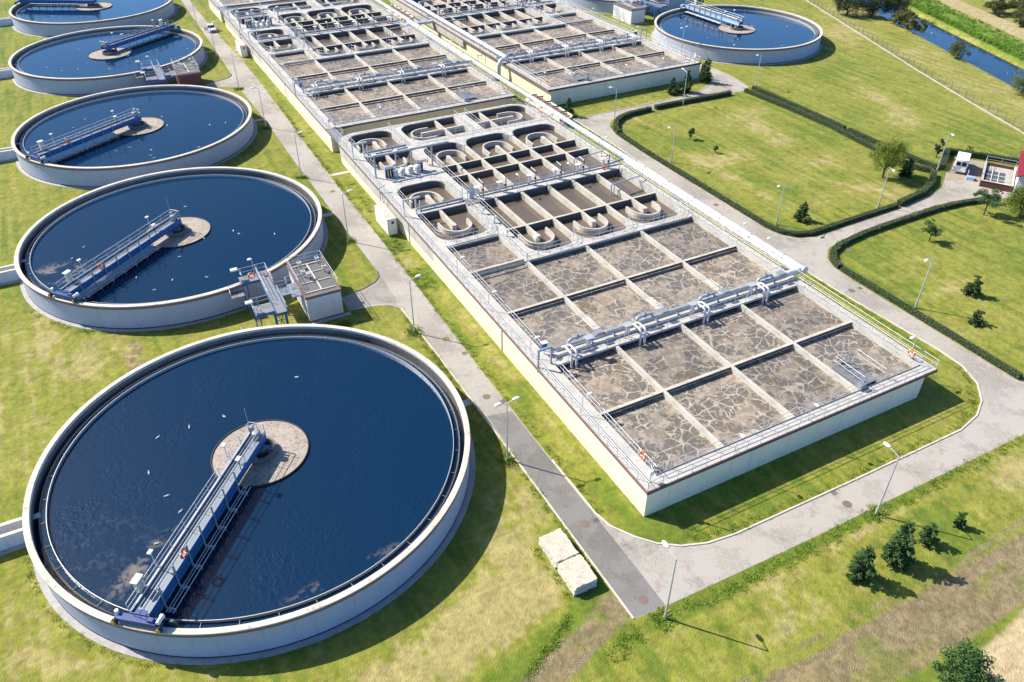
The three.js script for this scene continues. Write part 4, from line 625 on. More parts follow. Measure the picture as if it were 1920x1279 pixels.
  // walkway lamps
  const wl = (x, z, dx, dz, l) => { const t = nt('walkway_lamp', l, 'lamp', x, z); part('pole', [tube([0, 0, 0], [0, 2.2, 0], 0.035, 6), tube([0, 2.2, 0], [dx * 0.55, 2.3, dz * 0.55], 0.03, 5)], M.galv, t); part('lamp_head', plain(new THREE.SphereGeometry(0.2, 12, 7).scale(1 + 0.7 * Math.abs(dx), 0.55, 1 + 0.7 * Math.abs(dz)).translate(dx * 0.8, 2.3, -dz * 0.8)), M.offwhite, t); };
  [[40.3, 'farthest'], [31.6, 'third'], [21.6, 'second'], [11.3, 'nearest']].forEach(([z, l]) => wl(0.3, z, 1, 0, `${l} short lamp on the left railing of the OF`));
  [[10.1, 'left'], [19.1, 'right']].forEach(([x, l]) => wl(x, 0.4, 0, -0.6, `${l} short lamp on the front walkway of the OF`));
  [[11.5, 'corner'], [30.5, 'right']].forEach(([x, l]) => wl(x, 40.0, 0, 0.8, `${l} short lamp on the walkway behind the foam cells of the OF`));
  [[18.2, 'left'], [26.9, 'right']].forEach(([x, l]) => wl(x, 57.6, 0, 0.8, `${l} short lamp on the middle walkway of the OF`));
  [[3.2, 'near'], [26.5, 'middle'], [31, 'far'], [64, 'rear']].forEach(([z, l]) => wl(36.7, z, l === 'near' ? -1 : 1, 0, `${l} short lamp on the pipe-side railing of the OF`));
  // corner mast
  const ms = nt('corner_mast', 'tall thin mast with white box at the near corner of the OF', 'mast', 0.9, 0.9); part('pole', tube([0, 0, 0], [0, 3.6, 0], 0.045, 6), M.galv, ms); part('box', bx(-0.22, 0.22, 0.9, 1.4, -0.16, 0.16), M.offwhite, ms); part('float_head', ball([0.1, 1.75, 0], 0.17, 8), M.offwhite, ms);
  // aerator cover platform over the last foam cell
  const cv = nt('scum_pump_platform', 'pale steel platform with cover plates beside front railing of the OF', 'platform', 27.4, 1.4); 
  for (let i = 0; i < 3; i++) for (let j = 0; j < 2; j++) part('cover_plate', bx(0.05 + j * 1.02, 1.05 + j * 1.02, 0.3, 0.38, 0.1 + i * 1.25, 1.3 + i * 1.25), M.grate, cv); part('side_frame', [bx(-0.02, 0.04, -0.5, 0.36, 0.1, 3.9), bx(2.1, 2.16, -0.5, 0.36, 0.1, 3.9), bx(0.04, 2.1, -0.5, 0.28, 3.84, 3.9)], M.grate, cv);
  part('railing', rails([[0.0, 0.1], [0.0, 3.9], [2.1, 3.9]], 0.38, { gap: 1.3 }), M.galv, cv); part('railing', rails([[3.2, 0.1], [3.2, 3.9]], 0.2, { gap: 1.3 }), M.galv, cv); part('winch', [bx(-0.5, 0.2, 0.1, 0.7, -0.25, 0.3), tube([-0.3, 0.1, 0], [-0.3, 1.5, 0.1], 0.05, 6), tube([0.15, 0.1, 0], [0.15, 1.4, 0.1], 0.05, 6)], M.galvDark, cv); part('cable', bend([[0.4, 0.45, 3.6], [0.9, 0.42, 2.6], [1.6, 0.42, 2.3], [1.9, 0.42, 1.4]], 0.03, 5, 20), M.dark, cv); part('jib', [tube([1.0, 0.3, 4.0], [1.0, 2.7, 4.0], 0.06, 6), tube([1.0, 2.6, 4.0], [-0.8, 2.9, 4.2], 0.04, 5)], M.galv, cv); part('float', ball([0.6, 0.95, 3.95], 0.2, 8), M.red, cv);
  return made;
}
{
  const first = furniture();
  for (const t of first) { t.userData.label0 = t.userData.label; }
  for (let i = 1; i < 3; i++) for (const t of first) {
    const [x, z] = PL[i].at(t.position.x, -t.position.z); dup(t, [x, z], 0, (PL[i].f < 0 ? swap(t.userData.label0) : t.userData.label0).replace('OF', PL[i].n), null, PL[i].f < 0);
  }
  scene.children.forEach((t) => { if (t.userData.label0) { if (/ OF$| OF | OF/.test(t.userData.label)) t.userData.label = t.userData.label.replace('OF', 'front block'); delete t.userData.label0; } });
  // life rings on the rails
  for (const [x, z, a, l] of [[1.86, 3.4, 1.57, 'on left railing by the near corner'], [35.75, 2.6, 1.57, 'on right railing by the far front corner'], [33, 57.3, 0, 'on the middle walkway rail'], [35.8, 82.5, 1.57, 'on right railing at the rear'], [9.7, 72.5, 1.57, 'beside the pump slab']])
    for (let i = 0; i < 3; i++) { if (i === 1 && z === 3.4) continue; const [X, Z] = PL[i].at(x, z); buoy([X, 4.0, Z], a, `orange life ring ${(i > 1 ? swap(l) : l)} of the ${['front', 'second', 'rear right'][i]} block`); }
  // big air mains beside the blocks
  const main = (pts, r, n = 14) => pipe(pts, r, n);
  const p1 = thing('air_header', 'pair of thick white pipes running along the right side of both left basin blocks', 'pipeline', [0, 0]);
  part('outer_pipe', [...main([[38.0, 4.0, 20.5], [38.0, 4.0, 44], [38.0, 3.9, 186]], 0.40, 18), tube([38.0, 4.0, 20.3], [38.0, 4.0, 20.4], 0.55, 16)], M.pipe, p1); part('inner_pipe', main([[37.1, 4.0, 20.5], [37.1, 4.0, 58]], 0.25, 14), M.pipe, p1); part('inner_pipe', main([[37.1, 4.0, 114.5], [37.1, 4.0, 150]], 0.25, 14), M.pipe, p1);
  part('elbow', [...main([[35.5, 4.0, 20.75], [38.0, 4.0, 20.75]], 0.36, 16)], M.pipe, p1);
  { const f = []; for (let z = 24; z < 184; z += 6) f.push(tube([38.0, 4.0, z], [38.0, 4.0, z + 0.12], 0.47, 16)); part('flanges', f, M.pipe, p1); const b = []; for (let z = 22; z < 184; z += 4) b.push(bx(36.96, 38.5, 3.3, 3.42, z - 0.06, z + 0.06), tube([36.9, 2.3, z], [38.2, 3.3, z], 0.05, 5), bx(37.85, 38.15, 3.42, 3.56, z - 0.1, z + 0.1)); part('brackets', b, M.galv, p1); }
  const p2 = thing('air_header', 'thick white pipe along the left walkway of rear right basin block, bending down', 'pipeline', [0, 0]);
  part('run', main([[44.9, 4.1, 113.2], [44.9, 4.1, 190]], 0.46, 16), M.pipe, p2); part('down_bend', bend([[44.9, 4.1, 114.2], [44.8, 4.1, 113.3], [44.2, 4.05, 112.9], [43.4, 3.9, 112.7], [42.9, 3.3, 112.6], [42.8, 2.6, 112.6], [42.8, 0.9, 112.6], [42.6, 0.5, 112.6], [41.6, 0.45, 112.6]], 0.44, 16, 48), M.pipe, p2); part('ground_run', main([[41.6, 0.45, 112.6], [38.2, 0.45, 112.6]], 0.4, 14), M.pipe, p2);
  { const f = []; for (let z = 118; z < 190; z += 6) f.push(tube([44.9, 4.1, z], [44.9, 4.1, z + 0.12], 0.53, 14)); part('flanges', f, M.pipe, p2); const s = []; for (let z = 116; z < 190; z += 5) s.push(bx(44.7, 45.1, 3.3, 3.66, z - 0.08, z + 0.08)); part('saddles', s, M.galv, p2); }
  // outside steps at the right side
  for (const [z, l] of [[24, 'behind the air main end'], [59.5, 'halfway along the right side'], [47, 'between the other two']]) { const t = thing('access_steps', `white railed access steps ${l} of front basin block`, 'steps', [39.0, z]); part('treads', Array.from({ length: 11 }, (_, i) => bx(-0.35, 0.35, 0.28 * (i + 1) - 0.03, 0.28 * (i + 1), -1.6 + i * 0.27, -1.36 + i * 0.27)), M.galv, t); part('stringer', [tube([-0.37, 0, -1.7], [-0.37, 3.1, 1.3], 0.05, 5), tube([0.37, 0, -1.7], [0.37, 3.1, 1.3], 0.05, 5)], M.galv, t); part('handrail', [-0.4, 0.4].flatMap((x) => [tube([x, 1.0, -1.7], [x, 4.1, 1.3], 0.045, 6), tube([x, 0, -1.7], [x, 1.0, -1.7], 0.04, 5), tube([x, 3.0, 1.3], [x, 4.1, 1.3], 0.04, 5)]), M.offwhite, t); }
  // link bridges
  const lb = thing('link_walkway', 'short grey steel walkway linking front block to the second block', 'walkway', [0, 0]); part('floor', bx(0.1, 1.75, 3.22, 3.28, 86.6, 94.1), M.grate, lb); part('railing', rails([[0.1, 86.5], [0.1, 94.1]], T), M.galv, lb); part('railing', rails([[1.75, 89.5], [1.75, 94.1]], T), M.galv, lb); part('beam', [bx(0.12, 0.22, 3.0, 3.215, 86.5, 91.7), bx(1.6, 1.7, 3.0, 3.215, 88.5, 91.7)], M.galvDark, lb);
  part('stub_wall', bx(0.06, 1.75, 0, 3.0, 91.75, 94.13), M.cream, lb); part('stub_cap', bx(-0.03, 1.8, 3.001, 3.21, 91.7, 94.05), M.fascia, lb); { const q = []; for (let i = 0; i < 10; i++) q.push(tube([0.5, 0.3 + i * 0.29, 91.65], [1.0, 0.3 + i * 0.29, 91.65], 0.02, 4)); q.push(tube([0.5, 0, 91.65], [0.5, 3.2, 91.65], 0.025, 4), tube([1.0, 0, 91.65], [1.0, 3.2, 91.65], 0.025, 4)); part('ladder', q, M.galvDark, lb); }
  dup(lb, [0, PZ], 0, 'short grey steel walkway linking second block to the block at top edge');
  const fb = thing('footbridge', 'grey steel footbridge crossing between second and rear right basin blocks', 'footbridge', [0, 0]); part('deck', bx(36.9, 43.7, 3.3, 3.42, 149.6, 151.1), M.galv, fb); part('girder', [bx(36.9, 43.7, 2.95, 3.3, 149.5, 149.6), bx(36.9, 43.7, 2.95, 3.3, 151.1, 151.2)], M.galv, fb); part('railing', rails([[36.9, 149.6], [43.7, 149.6]], 3.42), M.galv, fb); part('railing', rails([[36.9, 151.1], [43.7, 151.1]], 3.42), M.galv, fb);
  // outlet troughs between the blocks
  const ct = thing('outlet_trough', 'cream outlet trough with rounded brown end behind front basin block', 'trough', [0, 0]);
  const outl = [[40.8, 97], [40.8, 84.6], ...arc(42.0, 84.0, 1.25, 180, 360, 10), [43.2, 97]];
  part('wall', prism(outl, 0, 1.85, [[[41.0, 96.8], [41.0, 84.6], ...arc(42.0, 84.0, 1.03, 180, 360, 10), [43.0, 96.8]]]), M.cream, ct); part('end_lining', wallAlong(arc(42.0, 84.0, 1.27, 180, 360, 12), 0.05, 0, 1.5), M.brown, ct); part('trough_floor', prism([[41.0, 96.8], [41.0, 84], [43.0, 84], [43.0, 96.8]], 1.5, 1.6), M.fascia, ct); for (const z of [85.5, 88.5, 91.5, 94.5]) part('crossbar', bx(41.9, 43.25, 1.86, 2.02, z, z + 0.22), M.dark, ct); part('coping', wallAlong([[41, 97], [41, 84.6]], 0.3, 1.86, 1.94), M.rim, ct);
  dup(ct, [0, 78], 0, 'cream outlet trough beside the footbridge end of the second block');
  const pf = thing('pipe_support', 'small grey steel frame standing on pipe by the white down pipe', 'frame', [39.2, 113.6]); part('frame', [tube([-0.7, 3.4, 0], [-0.7, 5.4, 0], 0.06, 6), tube([0.9, 3.4, 0], [0.9, 5.4, 0], 0.06, 6), tube([-1.2, 5.3, 0], [0.9, 5.3, 0], 0.06, 6), tube([0.1, 4.4, 0], [0.1, 5.6, 0], 0.04, 6)], M.galvDark, pf);
}

// ---------- valve houses with their steel platforms ----------
function valveHouse(label, wallM) {   // world place of the first one
  const t = thing('valve_house', label, 'valve house', [0, 0]);
  part('wall', prism([[-17.8, 43.55], [-13.6, 43.55], [-13.6, 51.7], [-17.8, 51.7]], 0, 3.25), wallM, t);
  part('fascia', prism([[-17.9, 43.45], [-13.5, 43.45], [-13.5, 51.8], [-17.9, 51.8]], 3.251, 3.62, [[[-17.75, 43.6], [-13.65, 43.6], [-13.65, 51.65], [-17.75, 51.65]]]), M.fascia, t);
  part('roof', bx(-17.74, -13.66, 3.252, 3.5, 43.61, 51.64), M.damp, t);
  for (const z of [44.6, 46.9, 49.2]) for (const x of [-17.2, -15.4]) part('hatch', bx(x, x + 1.5, 3.501, 3.56, z, z + 1.6), M.damp, t);
  part('hatch_kerb', [44.4, 46.6, 48.9, 51.0].map((z) => bx(-17.5, -13.9, 3.501, 3.62, z, z + 0.12)).concat([bx(-15.65, -15.5, 3.501, 3.64, 44.53, 50.99)]), M.rim, t);
  for (const [x, z] of [[-16.6, 50.4], [-14.3, 50.6], [-14.1, 48.3], [-16.7, 48.2], [-16.3, 47.4]]) { const v = part('valve_spindle', [tube([x, 3.5, z], [x, 4.3, z], 0.09, 8), bx(x - 0.18, x + 0.3, 4.1, 4.4, z - 0.16, z + 0.16)], M.galv, t); part('handwheel', plain(new THREE.TorusGeometry(0.24, 0.03, 6, 16).rotateX(Math.PI / 2).translate(x, 4.5, -z)), M.offwhite, v); }
  part('railing', rails([[-17.8, 46], [-17.8, 51.7], [-13.6, 51.7], [-13.6, 44.0]], 3.62), M.galv, t);
  part('side_platform', [bx(-19.0, -17.91, 3.1, 3.2, 44.9, 48.1), bx(-19.0, -18.95, 2.9, 3.09, 44.9, 48.1)], M.deckBlue, t); part('platform_railing', rails([[-19.0, 45.8], [-19.0, 44.9], [-17.95, 44.9]], 3.2), M.galv, t); part('platform_railing', rails([[-19.0, 47.5], [-19.0, 48.1], [-17.95, 48.1]], 3.2), M.galv, t);
  part('apron', bx(-18.2, -12.9, 0, 0.06, 42.9, 43.54), M.apron, t); part('base_joint', bx(-17.85, -13.55, 0.061, 0.14, 43.5, 43.549), M.gap, t);
  return t;
}
function accessPlatform(label) {
  const t = thing('access_platform', label, 'platform', [0, 0]);
  part('deck', bx(-21.65, -20.55, 3.72, 3.8, 41.5, 51.6), M.grate, t);
  part('beam', [bx(-21.75, -21.65, 3.5, 3.85, 41.5, 51.6), bx(-20.55, -20.45, 3.5, 3.85, 41.5, 51.6)], M.blue, t);
  part('railing', rails([[-20.5, 41.5], [-20.5, 45.8]], 3.8), M.galv, t); part('railing', rails([[-20.5, 47.5], [-20.5, 51.6], [-21.7, 51.6], [-21.7, 45]], 3.8), M.galv, t); part('railing', rails([[-21.7, 51.5], [-23.6, 51.5], [-23.6, 49.9]], 3.8), M.galv, t);
  for (const [x, z] of [[-21.7, 43.0], [-20.5, 43.0]]) part('leg', bx(x - 0.13, x + 0.13, 0, 3.5, z - 0.13, z + 0.13), M.blue, t);
  part('brace', [tube([-21.7, 0.2, 43], [-20.5, 3.3, 43], 0.05, 5), tube([-20.5, 0.2, 43], [-21.7, 3.3, 43], 0.05, 5), tube([-21.7, 1.8, 43], [-20.5, 1.8, 43], 0.05, 5)], M.blue, t);
  part('side_landing', [bx(-23.9, -21.76, 3.72, 3.8, 49.8, 51.4), bx(-23.9, -21.76, 3.72, 3.8, 42.2, 44.2)], M.grate, t); part('landing_beam', [bx(-23.9, -21.76, 3.5, 3.719, 49.75, 49.9), bx(-23.9, -21.76, 3.5, 3.719, 42.1, 42.25), bx(-23.9, -21.76, 3.5, 3.719, 44.1, 44.2)], M.blue, t);
  part('landing_railing', rails([[-21.8, 44.2], [-23.9, 44.2], [-23.9, 42.2]], 3.8), M.galv, t);
  for (const [x, z] of [[-23.75, 50.0], [-23.75, 44.1]]) { const l = part('ladder', [bx(x - 0.08, x + 0.02, 0.1, 3.9, z - 0.06, z + 0.06), bx(x + 0.42, x + 0.52, 0.1, 3.9, z - 0.06, z + 0.06)], M.blueDark, t); part('rung', Array.from({ length: 12 }, (_, i) => tube([x - 0.04, 0.4 + i * 0.3, z], [x + 0.48, 0.4 + i * 0.3, z], 0.025, 5)), M.galv, l); }
  part('low_landing', [bx(-25.4, -23.85, 2.5, 2.58, 49.0, 50.4)], M.grate, t); part('low_railing', rails([[-23.85, 50.4], [-25.4, 50.4], [-25.4, 49.0]], 2.58, { h: 0.9 }), M.galv, t);
  part('ground_landing', [bx(-25.6, -23.9, 0.6, 0.68, 42.6, 44.0)], M.grate, t); part('ground_railing', rails([[-23.9, 44.0], [-25.6, 44.0], [-25.6, 42.6]], 0.68, { h: 0.9 }), M.galv, t);
  part('link', [bx(-20.44, -19.01, 3.1, 3.2, 45.85, 47.45), bx(-20.44, -19.01, 2.9, 3.09, 45.85, 45.95)], M.deckBlue, t); part('link_railing', [...rails([[-20.44, 45.85], [-19.0, 45.85]], 3.2), ...rails([[-20.44, 47.45], [-19.0, 47.45]], 3.2)], M.galv, t);
  for (const z of [51.2, 43.2]) { const b = part('sensor_post', tube([-24.2, 3.5, z], [-24.2, 5.0, z], 0.06, 6), M.blueDark, t); part('sensor_box', bx(-24.6, -23.8, 5.0, 5.2, z - 0.25, z + 0.25), M.offwhite, b); }
  part('lamp_arm', [tube([-21.9, 3.8, 51.5], [-21.9, 5.7, 51.6], 0.035, 5)], M.galv, t); part('lamp_head', plain(new THREE.SphereGeometry(0.24, 10, 6).scale(1.3, 0.5, 0.9).translate(-22.1, 5.72, -51.7)), M.offwhite, t);
  return t;
}
{
  const h = valveHouse('white walled valve house with railed roof beside the second clarifier', M.white), p = accessPlatform('blue steel access platform between nearest and second clarifiers');
  valveHouse('maroon walled valve house between the third and fourth clarifiers', M.maroon).position.z = -91.7;
  dup(p, [0, 91.7], 0, 'blue steel access platform between third and fourth clarifiers');
  dup(h, [78.4, 91.7], 0, 'white valve house at the top right near the lone clarifier', null, true); dup(p, [78.4, 91.7], 0, 'blue steel access platform behind the top right valve house', null, true);
  const st = thing('stairs', 'steep grey stair against top right white valve house', 'stairs', [90.6, 138.5]); part('treads', Array.from({ length: 12 }, (_, i) => bx(-0.4, 0.4, 0.27 * i + 0.2, 0.27 * i + 0.24, -0.4 + i * 0.2, -0.2 + i * 0.2)), M.galv, st); part('handrail', [-0.42, 0.42].flatMap((x) => [tube([x, 1.1, -0.5], [x, 4.3, 2.0], 0.04, 5), tube([x, 0.1, -0.5], [x, 3.3, 2.0], 0.05, 5)]), M.galv, st);
  buoy([-20.45, 4.5, 49.2], 1.57, 'orange life ring on the access platform rail by second clarifier'); buoy([-22.5, 4.5, 49.95], 0, 'orange life ring over rim landing of the second clarifier');
}
// ---------- white container sheds against the left wall ----------
{
  const t = thing('container_shed', 'white container shed against the cream left wall of front block', 'container', [-1.25, 61.8]);
  const side = []; part('body', prism([[-0.68, -2.6], [0.68, -2.6], [0.68, 2.6], [-0.68, 2.6]], 0.12, 2.55), M.offwhite, t);
  for (let i = 0; i < 8; i++) part('roof_sheet', bx(-0.74, 0.74, 2.55, 2.62, -2.64 + i * 0.66, -2.01 + i * 0.66), M.rim, t);
  for (let i = 0; i < 8; i++) part('side_panel', bx(-0.71, -0.685, 0.2, 2.45, -2.55 + i * 0.645, -1.94 + i * 0.645), M.offwhite, t);
  part('vent', [bx(-0.1, 0.3, 1.85, 2.2, -2.64, -2.605)], M.dark, t); part('end_frame', [bx(-0.7, -0.62, 0.12, 2.55, -2.66, -2.601), bx(0.62, 0.7, 0.12, 2.55, -2.66, -2.601), bx(-0.619, 0.619, 2.45, 2.55, -2.66, -2.601)], M.rim, t); part('skid', [bx(-0.6, 0.6, 0, 0.12, -2.5, -2.3), bx(-0.6, 0.6, 0, 0.12, 2.3, 2.5)], M.dark, t); part('lock', [bx(-0.73, -0.712, 1.1, 1.3, 0.1, 0.2), bx(-0.73, -0.712, 1.1, 1.3, -0.5, -0.4)], M.dark, t);
  dup(t, [-1.25, 61.8 + PZ], 0, 'white container shed against left wall of second basin block');
  const vp = thing('vent_pipe', 'bent white vent pipe on left wall behind the front container', 'pipe', [-0.25, 66.6]); part('pipe', [...pipe([[0, 0, 0], [0, 4.1, 0], [0.9, 4.3, 0]], 0.11, 8), tube([-0.05, 0, -1.6], [-0.05, 2.8, -1.6], 0.12, 8)], M.pipe, vp); part('cap', [ball([0, 1.9, -0.6], 0.22, 8), ball([0, 1.3, -1.0], 0.2, 8)], M.offwhite, vp);
  dup(vp, [-0.25, 66.6 + PZ], 0, 'bent white vent pipe on left wall of second basin block');
}
// ---------- weathered slabs stacked by the road ----------
{
  const r = rng(9);
  for (const [z0, z1, l, n] of [[-1.25, 1.75, 'farther stack of thick weathered concrete slabs beside dark asphalt', 3], [-4.15, -1.4, 'nearer stack of thin weathered concrete slabs with dark gaps, beside road end', 6]]) {
    const t = thing('slab_stack', l, 'slab stack', [-8.7, (z0 + z1) / 2]), h = 1.02 / n, L = (z1 - z0) / 2;
    for (let i = 0; i < n; i++) {
      const p = [], jx = (r() - 0.5) * 0.12, jz = (r() - 0.5) * 0.1, jag = (a, b, m, k) => { for (let q = 0; q < m; q++) { const f = q / m; p.push([a[0] + (b[0] - a[0]) * f + jx + (r() - 0.5) * k, a[1] + (b[1] - a[1]) * f + jz + (r() - 0.5) * k]); } };
      jag([-1.08, -L], [1.08, -L], 9, 0.11); jag([1.08, -L], [1.08, L], 12, 0.13); jag([1.08, L], [-1.08, L], 9, 0.11); jag([-1.08, L], [-1.08, -L], 12, 0.11);
      part('slab', prism(p, i * h + 0.035, (i + 1) * h, undefined, 0.022), M.slab, t);
    }
  }
}
// ---------- street lamps ----------
function lamp(arms, h = 7.25) {   // arms: [dx, dz]
  const g = [lathe([[0, 0], [0.13, 0], [0.12, 0.5], [0.085, 1.1], [0.055, h], [0, h]], 12)], t = new THREE.Group();
  part('post', g, M.galv, t);
  for (const [dx, dz] of arms) { const L = Math.hypot(dx, dz), ux = dx / L, uz = dz / L, e = L - 0.35; part('arm', [tube([0, h - 0.02, 0], [ux * e, h + 0.22, uz * e], 0.04, 7)], M.galv, t); const q = new THREE.SphereGeometry(0.32, 14, 8).scale(1.25, 0.42, 0.62).rotateY(Math.atan2(uz, ux)).translate(ux * (e + 0.3), h + 0.25, -uz * (e + 0.3)); part('lamp_head', plain(q), M.offwhite, t); }
  return t;
}
{
  const list = [[-7.5, 12, [[1.0, 0], [-0.95, 0]], 'double armed street lamp on the lawn beside dark asphalt of left road'], [-7.5, 35.8, [[1.15, 0.1]], 'street lamp beside the spur to the white valve house'], [-7.4, 60.5, [[1.15, 0]], 'street lamp by left road opposite the front container shed'], [-7.5, 84.2, [[1.2, 0]], 'street lamp by left road opposite second clarifier and third'], [-7.4, 108.5, [[1.0, 0], [-1.0, 0]], 'double armed street lamp beside the third clarifier'], [-7.2, 132, [[1.1, 0]], 'street lamp beside the spur to the maroon valve house'], [-7.0, 156.5, [[1.1, 0]], 'street lamp by left road behind the fourth clarifier'], [-6.7, 181, [[1.1, 0]], 'farthest street lamp on the left road at top edge'],
    [-4.5, -9.2, [[0, 1.4]], 'street lamp at the near end of dark asphalt, bottom edge of road'], [18.6, -9.4, [[0, 1.4]], 'street lamp on verge of front road near four conifers'], [49.2, 11.9, [[-1.9, -0.4]], 'street lamp behind the long hedge right of two pines'], [49.2, 36.3, [[-1.7, -0.5]], 'street lamp in lawn corner beside a lone small conifer'], [66.8, 33.4, [[-0.9, -1.4]], 'street lamp by side road hedge near the yellow green tree'], [85.8, 38.2, [[-0.7, -1.1]], 'street lamp at the yard hedge beside white van'], [88.0, 84.2, [[-1.6, -0.6]], 'street lamp at far end of the double hedge'], [50.7, 80.8, [[-1.1, 0.4]], 'street lamp inside the curved hedge at lawn corner'], [67.8, 82.3, [[0, 1.4]], 'street lamp on hedge facing rear right block'], [49.1, 61.2, [[-1.9, -0.7]], 'street lamp behind hedge near two young trees'], [86.2, 107, [[0.9, 0.2], [-0.9, -0.2]], 'double armed street lamp before the lone far clarifier']];
  for (const [x, z, arms, l] of list) { const t = lamp(arms, z > 30 && x > 30 ? 6.4 : 7.25); t.name = numbered('street_lamp'); t.position.set(x, 0, -z); tag(t, l, 'street lamp', 'street lamps of the plant'); scene.add(t); }
}
// ---------- vegetation ----------
function leaves(fill, seed) {   // fill(push, r): push(x, y, z, length, width, direction, colour)
  const pos = [], nor = [], col = [], r = rng(seed), a = new THREE.Vector3(), b = new THREE.Vector3(), n = new THREE.Vector3();
  fill((x, y, z, L, W, d, c) => {
    a.set(d[0], d[1], d[2]).normalize(); b.set(r() - 0.5, r() - 0.5, r() - 0.5).cross(a).normalize(); n.copy(a).cross(b); const h = L / 2, w = W / 2, P = (s, t) => [x + a.x * h * s + b.x * w * t, y + a.y * h * s + b.y * w * t, z + a.z * h * s + b.z * w * t], k = 0.78 + 0.44 * r();
    for (const q of [P(-1, 0), P(0, -1), P(1, 0), P(-1, 0), P(1, 0), P(0, 1)]) { pos.push(...q); nor.push(n.x, n.y, n.z); col.push(c[0] * k, c[1] * k, c[2] * k); }
  }, r);
  const g = new THREE.BufferGeometry(); g.setAttribute('position', new THREE.Float32BufferAttribute(pos, 3)); g.setAttribute('normal', new THREE.Float32BufferAttribute(nor, 3)); g.setAttribute('color', new THREE.Float32BufferAttribute(col, 3)); return g;
}
function foliage(name, g, parent) { const o = new THREE.Mesh(g, M.leaf); o.name = name; parent.add(o); return o; }
function conifer(x, z, h, R, seed, label, o = {}) {
  const t = thing(o.name ?? 'conifer', label, o.cat ?? 'conifer', [x, z], 0, o.group), r0 = rng(seed + 5), c1 = o.c ?? [0.024, 0.060, 0.012], c2 = o.c2 ?? [0.062, 0.128, 0.026];
  const br = [], layers = Math.max(7, Math.round(h * 4.2));
  part('trunk', [tube([0, 0, 0], [0, h * 0.93, 0], 0.05 * h * 0.3 + 0.03, 7, 0.015)], M.bark, t);
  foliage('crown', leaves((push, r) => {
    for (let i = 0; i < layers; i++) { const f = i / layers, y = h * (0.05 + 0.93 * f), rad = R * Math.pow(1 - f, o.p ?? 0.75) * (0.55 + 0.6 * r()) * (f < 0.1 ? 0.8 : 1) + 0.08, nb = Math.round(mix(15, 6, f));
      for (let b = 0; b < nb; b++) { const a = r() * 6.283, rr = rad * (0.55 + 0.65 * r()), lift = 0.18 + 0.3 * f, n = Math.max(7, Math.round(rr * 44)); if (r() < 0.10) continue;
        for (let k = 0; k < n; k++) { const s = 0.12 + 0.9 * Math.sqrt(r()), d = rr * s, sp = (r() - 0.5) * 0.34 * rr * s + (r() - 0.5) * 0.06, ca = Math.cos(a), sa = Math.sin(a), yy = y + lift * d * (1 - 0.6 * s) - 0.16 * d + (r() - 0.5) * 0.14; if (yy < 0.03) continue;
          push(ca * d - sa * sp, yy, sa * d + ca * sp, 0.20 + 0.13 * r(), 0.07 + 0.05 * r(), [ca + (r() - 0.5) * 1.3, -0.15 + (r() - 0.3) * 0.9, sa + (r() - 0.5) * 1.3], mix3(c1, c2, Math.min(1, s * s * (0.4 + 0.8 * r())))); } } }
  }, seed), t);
  return t;
}
function broadleaf(x, z, h, R, seed, label, o = {}) {
  const t = thing(o.name ?? 'tree', label, o.cat ?? 'tree', [x, z], 0, o.group), r = rng(seed), base = o.base ?? 0.25, cl = [], H = h * (1 - base) / 2, cy = h * base + H;
  const nc = o.n ?? 34; for (let i = 0; i < nc; i++) { const a = r() * 6.283, u = r() * 2 - 1, q = Math.pow(r(), 0.4), s = Math.sqrt(1 - u * u), k = 0.78 + 0.35 * r(); cl.push([Math.cos(a) * s * q * R * k, cy + u * q * H * 0.92 * k, Math.sin(a) * s * q * R * k, (0.26 + 0.22 * r()) * Math.min(R, H), 0.6 + 0.7 * r()]); }
  const limb = [tube([0, 0, 0], [0.05, cy, 0.03], 0.022 * h + 0.03, 8, 0.012 * h)]; for (const c of cl.slice(0, 12)) limb.push(tube([0.03, h * base * 0.8 + r() * H * 0.6, 0], [c[0] * 0.9, c[1], -c[2] * 0.9], 0.010 * h, 5, 0.004 * h)); part('trunk', limb, M.bark, t);
  const c1 = o.c ?? [0.045, 0.090, 0.014], c2 = o.c2 ?? [0.10, 0.155, 0.022], per1 = o.per ?? 230, ls = o.leaf ?? 0.17;
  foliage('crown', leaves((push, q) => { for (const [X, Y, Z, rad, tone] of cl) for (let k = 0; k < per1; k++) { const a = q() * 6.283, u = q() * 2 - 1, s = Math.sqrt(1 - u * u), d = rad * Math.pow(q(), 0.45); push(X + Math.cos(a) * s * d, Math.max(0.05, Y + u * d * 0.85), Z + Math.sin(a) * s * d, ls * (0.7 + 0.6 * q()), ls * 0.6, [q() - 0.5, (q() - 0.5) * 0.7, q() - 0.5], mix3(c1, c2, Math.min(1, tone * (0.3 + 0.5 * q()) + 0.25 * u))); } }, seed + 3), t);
  return t;
}
